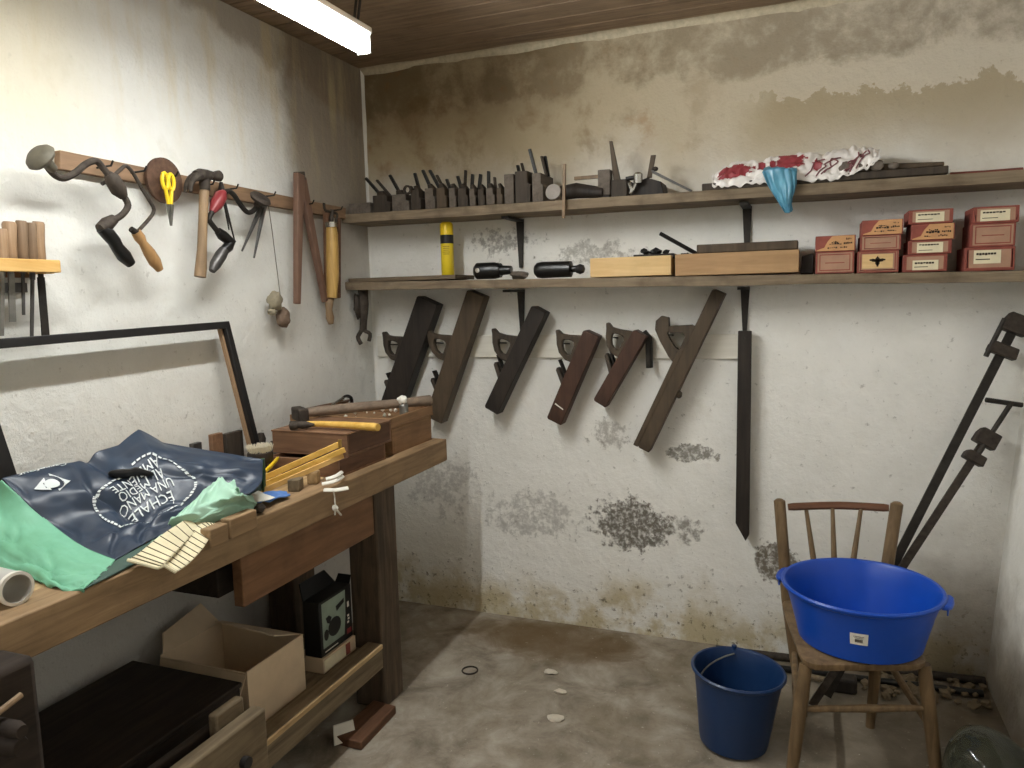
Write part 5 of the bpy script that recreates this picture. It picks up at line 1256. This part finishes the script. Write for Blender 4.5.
# rear posts run from floor to the crest rail
PLt = W(779.5, 499, Y=-.335); PRt = W(897, 502, Y=-.325)
PLm = V((1.712, -.385, SZc)); PRm = V((foot.x+.022, foot.y+.03, SZc))
LF = W(803, 716, Z=0)
b = MB().tube([LF, LF.lerp(PLm, .4), PLm, PLm.lerp(PLt, .5), PLt-V((0, 0, .006)), PLt], [.013, .017, .018, .018, .018, .010], 14); b.build('rear_post', 'chair', t)
MB().tube([V((foot.x, foot.y, 0)), V((foot.x, foot.y, 0)).lerp(PRm, .4), PRm, PRm.lerp(PRt, .5), PRt-V((0, 0, .006)), PRt], [.013, .017, .018, .018, .018, .010], 14).build('rear_post', 'chair', t)
ra, rb = W(788, 507, Y=-.338), W(889, 508, Y=-.328); rm = W(838, 505.5, Y=-.318)
MB().tube(smooth_path([ra, rm, rb], 6), [.011]+[.013]*11+[.011], 10, .8).build('crest_rail', 'chair_rail', t)
for px, qx in ((806, 813), (832.5, 834), (861, 854)):
    a = W(px, 508, Y=-.325); c_ = W(qx, 556, Y=-.37); d = c_-a; e = a+d*((a.z-SZc+.004)/(a.z-c_.z))
    e.y = min(e.y, -.365); MB().tube([a, a.lerp(e, .5), e], [.006, .009, .007], 10).build('spindle', 'chair', t)
FLf = W(789, 793, Z=0); FRf = W(938, 790, Z=0)
for a, c_, nm in ((FL, FLf, 0), (FR, FRf, 1)):
    a = V((a.x, a.y+.03, SZc-.02)); MB().tube([a, a.lerp(c_, .25), a.lerp(c_, .7), c_], [.016, .019, .017, .013], 14).build('front_leg', 'chair', t)
fl_, fr_ = V((FL.x, FL.y+.03, SZc)), V((FR.x, FR.y+.03, SZc))
for a, c_, f_, g_ in ((FLf.lerp(fl_, .5), LF.lerp(PLm, .55), 0, 0), (FRf.lerp(fr_, .45), V((foot.x, foot.y, 0)).lerp(PRm, .7), 0, 0), (LF.lerp(PLm, .5), V((foot.x, foot.y, 0)).lerp(PRm, .5), 0, 0), (FLf.lerp(fl_, .62), FRf.lerp(fr_, .62), 0, 0)):
    MB().tube([a, a.lerp(c_, .5), c_], [.008, .011, .008], 10).build('stretcher', 'chair', t)

# ------------------------------------------------------------------ basin
bc = W(861, 582, Y=-.622)
bz = SZc+.002
t = thing('basin', 'large round bright blue plastic basin sitting on the chair', 'basin', (bc.x, bc.y, bz))
tilt = Matrix.Translation((bc.x, bc.y, bz)) @ Matrix.Diagonal((.965, .965, 1, 1))
prof = [(.004, .004), (.150, .004), (.158, .0), (.166, .004), (.172, .03), (.192, .105), (.204, .142), (.212, .146), (.216, .150), (.217, .156), (.213, .160), (.206, .158), (.200, .148), (.188, .106), (.167, .032), (.160, .010), (.004, .010)]
MB().lathe(prof, tilt, 64, False, False).build('bowl', 'blue', t)
for a in (168, -12):
    an = math.radians(a); mt = tilt @ Matrix.Rotation(an, 4, 'Z')
    out = [(.206, -.05), (.222, -.046), (.230, -.032), (.233, 0), (.230, .032), (.222, .046), (.206, .05)]
    MB().prism(out, mt @ Matrix.Translation((0, 0, .142)), .012).build('lug_handle', 'blue', t, .003)
    MB().box((.218, -.036, .124), (.222, .036, .143), mt).build('lug_web', 'blue', t, .002)
# sticker with fine printing
sa = math.atan2(W(859, 637, Y=bc.y-.19).y-bc.y, W(859, 637, Y=bc.y-.19).x-bc.x)
b = MB(); b2 = MB()
def sk(u, v, e=.0012):
    r = .172+(.192-.172)*((.058+v*.034-.03)/.075)+e; a = sa+(u-.5)*.24
    return tilt @ V((r*math.cos(a), r*math.sin(a), .058+v*.034))
b.grid(lambda u, v: sk(u, v), 8, 4)
stk = b.build('price_sticker', 'paper_w', t)
for (u0, u1, v0, v1) in ((.2, .8, .70, .76), (.25, .75, .58, .63), (.28, .72, .22, .50)):
    for i in range(8):
        x0 = u0+(u1-u0)*i/8; b2.f([b2.v(sk(x0, v0, .002)), b2.v(sk(x0+(u1-u0)/8*.6, v0, .002)), b2.v(sk(x0+(u1-u0)/8*.6, v1, .002)), b2.v(sk(x0, v1, .002))])
b2.build('sticker_print', 'ink', stk)

# ------------------------------------------------------------------ bucket
kc = W(733, 743, Z=0)
t = thing('bucket', 'dark blue plastic bucket standing on the floor left of the chair', 'bucket', (kc.x, kc.y, 0))
mt = Matrix.Translation((kc.x, kc.y, .006)) @ Matrix.Rotation(math.radians(3.2), 4, 'Y') @ Matrix.Diagonal((.975, .975, .84, 1))
MB().lathe([(.004, .004), (.086, .004), (.092, .0), (.100, .006), (.104, .03), (.122, .20), (.130, .262), (.134, .262), (.139, .268), (.140, .274), (.136, .279), (.131, .277), (.127, .268), (.118, .20), (.100, .03), (.096, .012), (.004, .012)], mt, 56, False, False).build('pail', 'bucket', t)
ha = math.radians(100)
for s in (0, math.pi):
    rr0, zz0 = (.136, .274) if s == 0 else (.122, .258)
    p = mt @ V((rr0*math.cos(ha+s), rr0*math.sin(ha+s), zz0)); MB().tube([p+V((0, 0, -.010)), p+V((0, 0, .009))], [.009, .008], 12).build('ear', 'bucket', t)
b = MB(); pts = []
for i in range(13):
    a = math.pi*i/12; pts.append(mt @ V((.119*math.cos(a)*math.cos(ha)-.110*math.sin(a)*math.sin(ha), .119*math.cos(a)*math.sin(ha)+.110*math.sin(a)*math.cos(ha), .262-.05*math.sin(a))))
b.tube(pts, .003, 8); b.build('wire_handle', 'steel', t)
MB().tube([mt @ V((-.133*math.sin(ha)-.0+.0, .13*math.cos(ha), .252))+V((-.0, -.02, 0)), mt @ V((-.133*math.sin(ha), .13*math.cos(ha), .252))+V((0, .02, 0))], .006, 8).b.free()

# ------------------------------------------------------------------ floor clutter
for i, (p, q, r, m_, lb) in enumerate(((W(716, 648, Z=.02), W(985, 680, Z=.02), .014, 'rust', 'rusty iron pipe lying along the foot of the back wall behind the chair'), (W(735, 661, Z=.02), W(983, 692, Z=.02), .012, 'blackmetal', 'thin black pipe lying on the floor in front of the rusty one'))):
    p.z = q.z = r+.002; tag(MB().tube([p, q], r, 12).build('pipe', m_), lb, 'pipe', 'pipes on the floor behind the chair')
p = W(842, 690, Z=0); t = thing('mallet', 'small dark wooden mallet lying on the floor under the chair', 'mallet', (p.x, p.y, 0))
MB().box((p.x-.045, p.y-.03, .001), (p.x+.045, p.y+.03, .05)).build('head', 'plane_dark', t, .008)
MB().tube([(p.x-.04, p.y+.0, .026), (p.x-.15, p.y+.04, .016)], .010, 10).build('handle', 'oldwood_y', t)
b = MB()
for i in range(70):
    x = R.uniform(1.95, 2.33); y_ = R.uniform(-.22, -.03); r = R.uniform(.006, .022)
    b.lump((x, y_, r*.5+.012*max(0, (x-2.0)*2)), (r, r, r*.7), i, .5, 1)
tag(b.build('plaster_rubble', plain('rubble', (128, 112, 88), .9, .2, 40, bump=.5)), 'crumbled plaster rubble at the foot of the back wall in the right corner', 'rubble', kind='stuff')
# chips on the floor
for px, py, r, lb in ((551, 673, .020, 'elongated pale plaster chip on the floor left of the bucket'), (560, 693, .016, 'round pale plaster chip on the open floor'), (556, 719, .022, 'flat pale plaster chip nearest the viewer on the open floor')):
    p = W(px, py, Z=0); tag(MB().lump((p.x, p.y, .005), (r*1.3, r*.8, .007), px, .5, 2).build('plaster_chip', 'debris'), lb, 'chip', 'plaster chips on the floor')
p = W(470, 671, Z=0)
MBr = MB(); MBr.tube([(p.x+.028*math.cos(a*.3142), p.y+.028*math.sin(a*.3142), .003) for a in range(21)], .003, 6)
tag(MBr.build('wire_ring', 'rust'), 'small dark wire ring lying on the concrete floor near the bench', 'ring')
# glass jug lower right
p = W(1012, 738, Z=.10); p = V((2.20, -.70, .1))
t = thing('glass_jug', 'bulbous clear glass jug lying on the floor at the lower right corner', 'jug', (p.x, p.y, 0))
ax = V((.75, -.66, .05)).normalized(); mt = frame((p.x-ax.x*.06, p.y-ax.y*.06, .102), (0, 0, 1), uz=ax) @ Matrix.Scale(.84, 4)
MB().lathe([(.004, .014), (.06, .002), (.10, .01), (.118, .05), (.118, .10), (.10, .17), (.06, .22), (.032, .25), (.028, .30), (.033, .305), (.033, .318), (.024, .318), (.024, .30), (.028, .25), (.056, .216), (.096, .166), (.114, .10), (.114, .052), (.097, .014), (.06, .007), (.004, .018)], mt, 40, False, False).build('body', 'glass', t, smooth=60)

# ------------------------------------------------------------------ world and exposure
w = bpy.data.worlds.new('room_world'); SC.world = w; w.use_nodes = True
w.node_tree.nodes['Background'].inputs[0].default_value = (.5, .48, .44, 1); w.node_tree.nodes['Background'].inputs[1].default_value = .05
vs = SC.view_settings; vs.view_transform = 'Standard'; vs.look = 'None'; vs.gamma = 1; vs.use_curve_mapping = False; vs.exposure = 0.95
SC.cycles.max_bounces = 8; SC.cycles.diffuse_bounces = 5; SC.cycles.use_denoising = True; SC.cycles.sample_clamp_indirect = 4
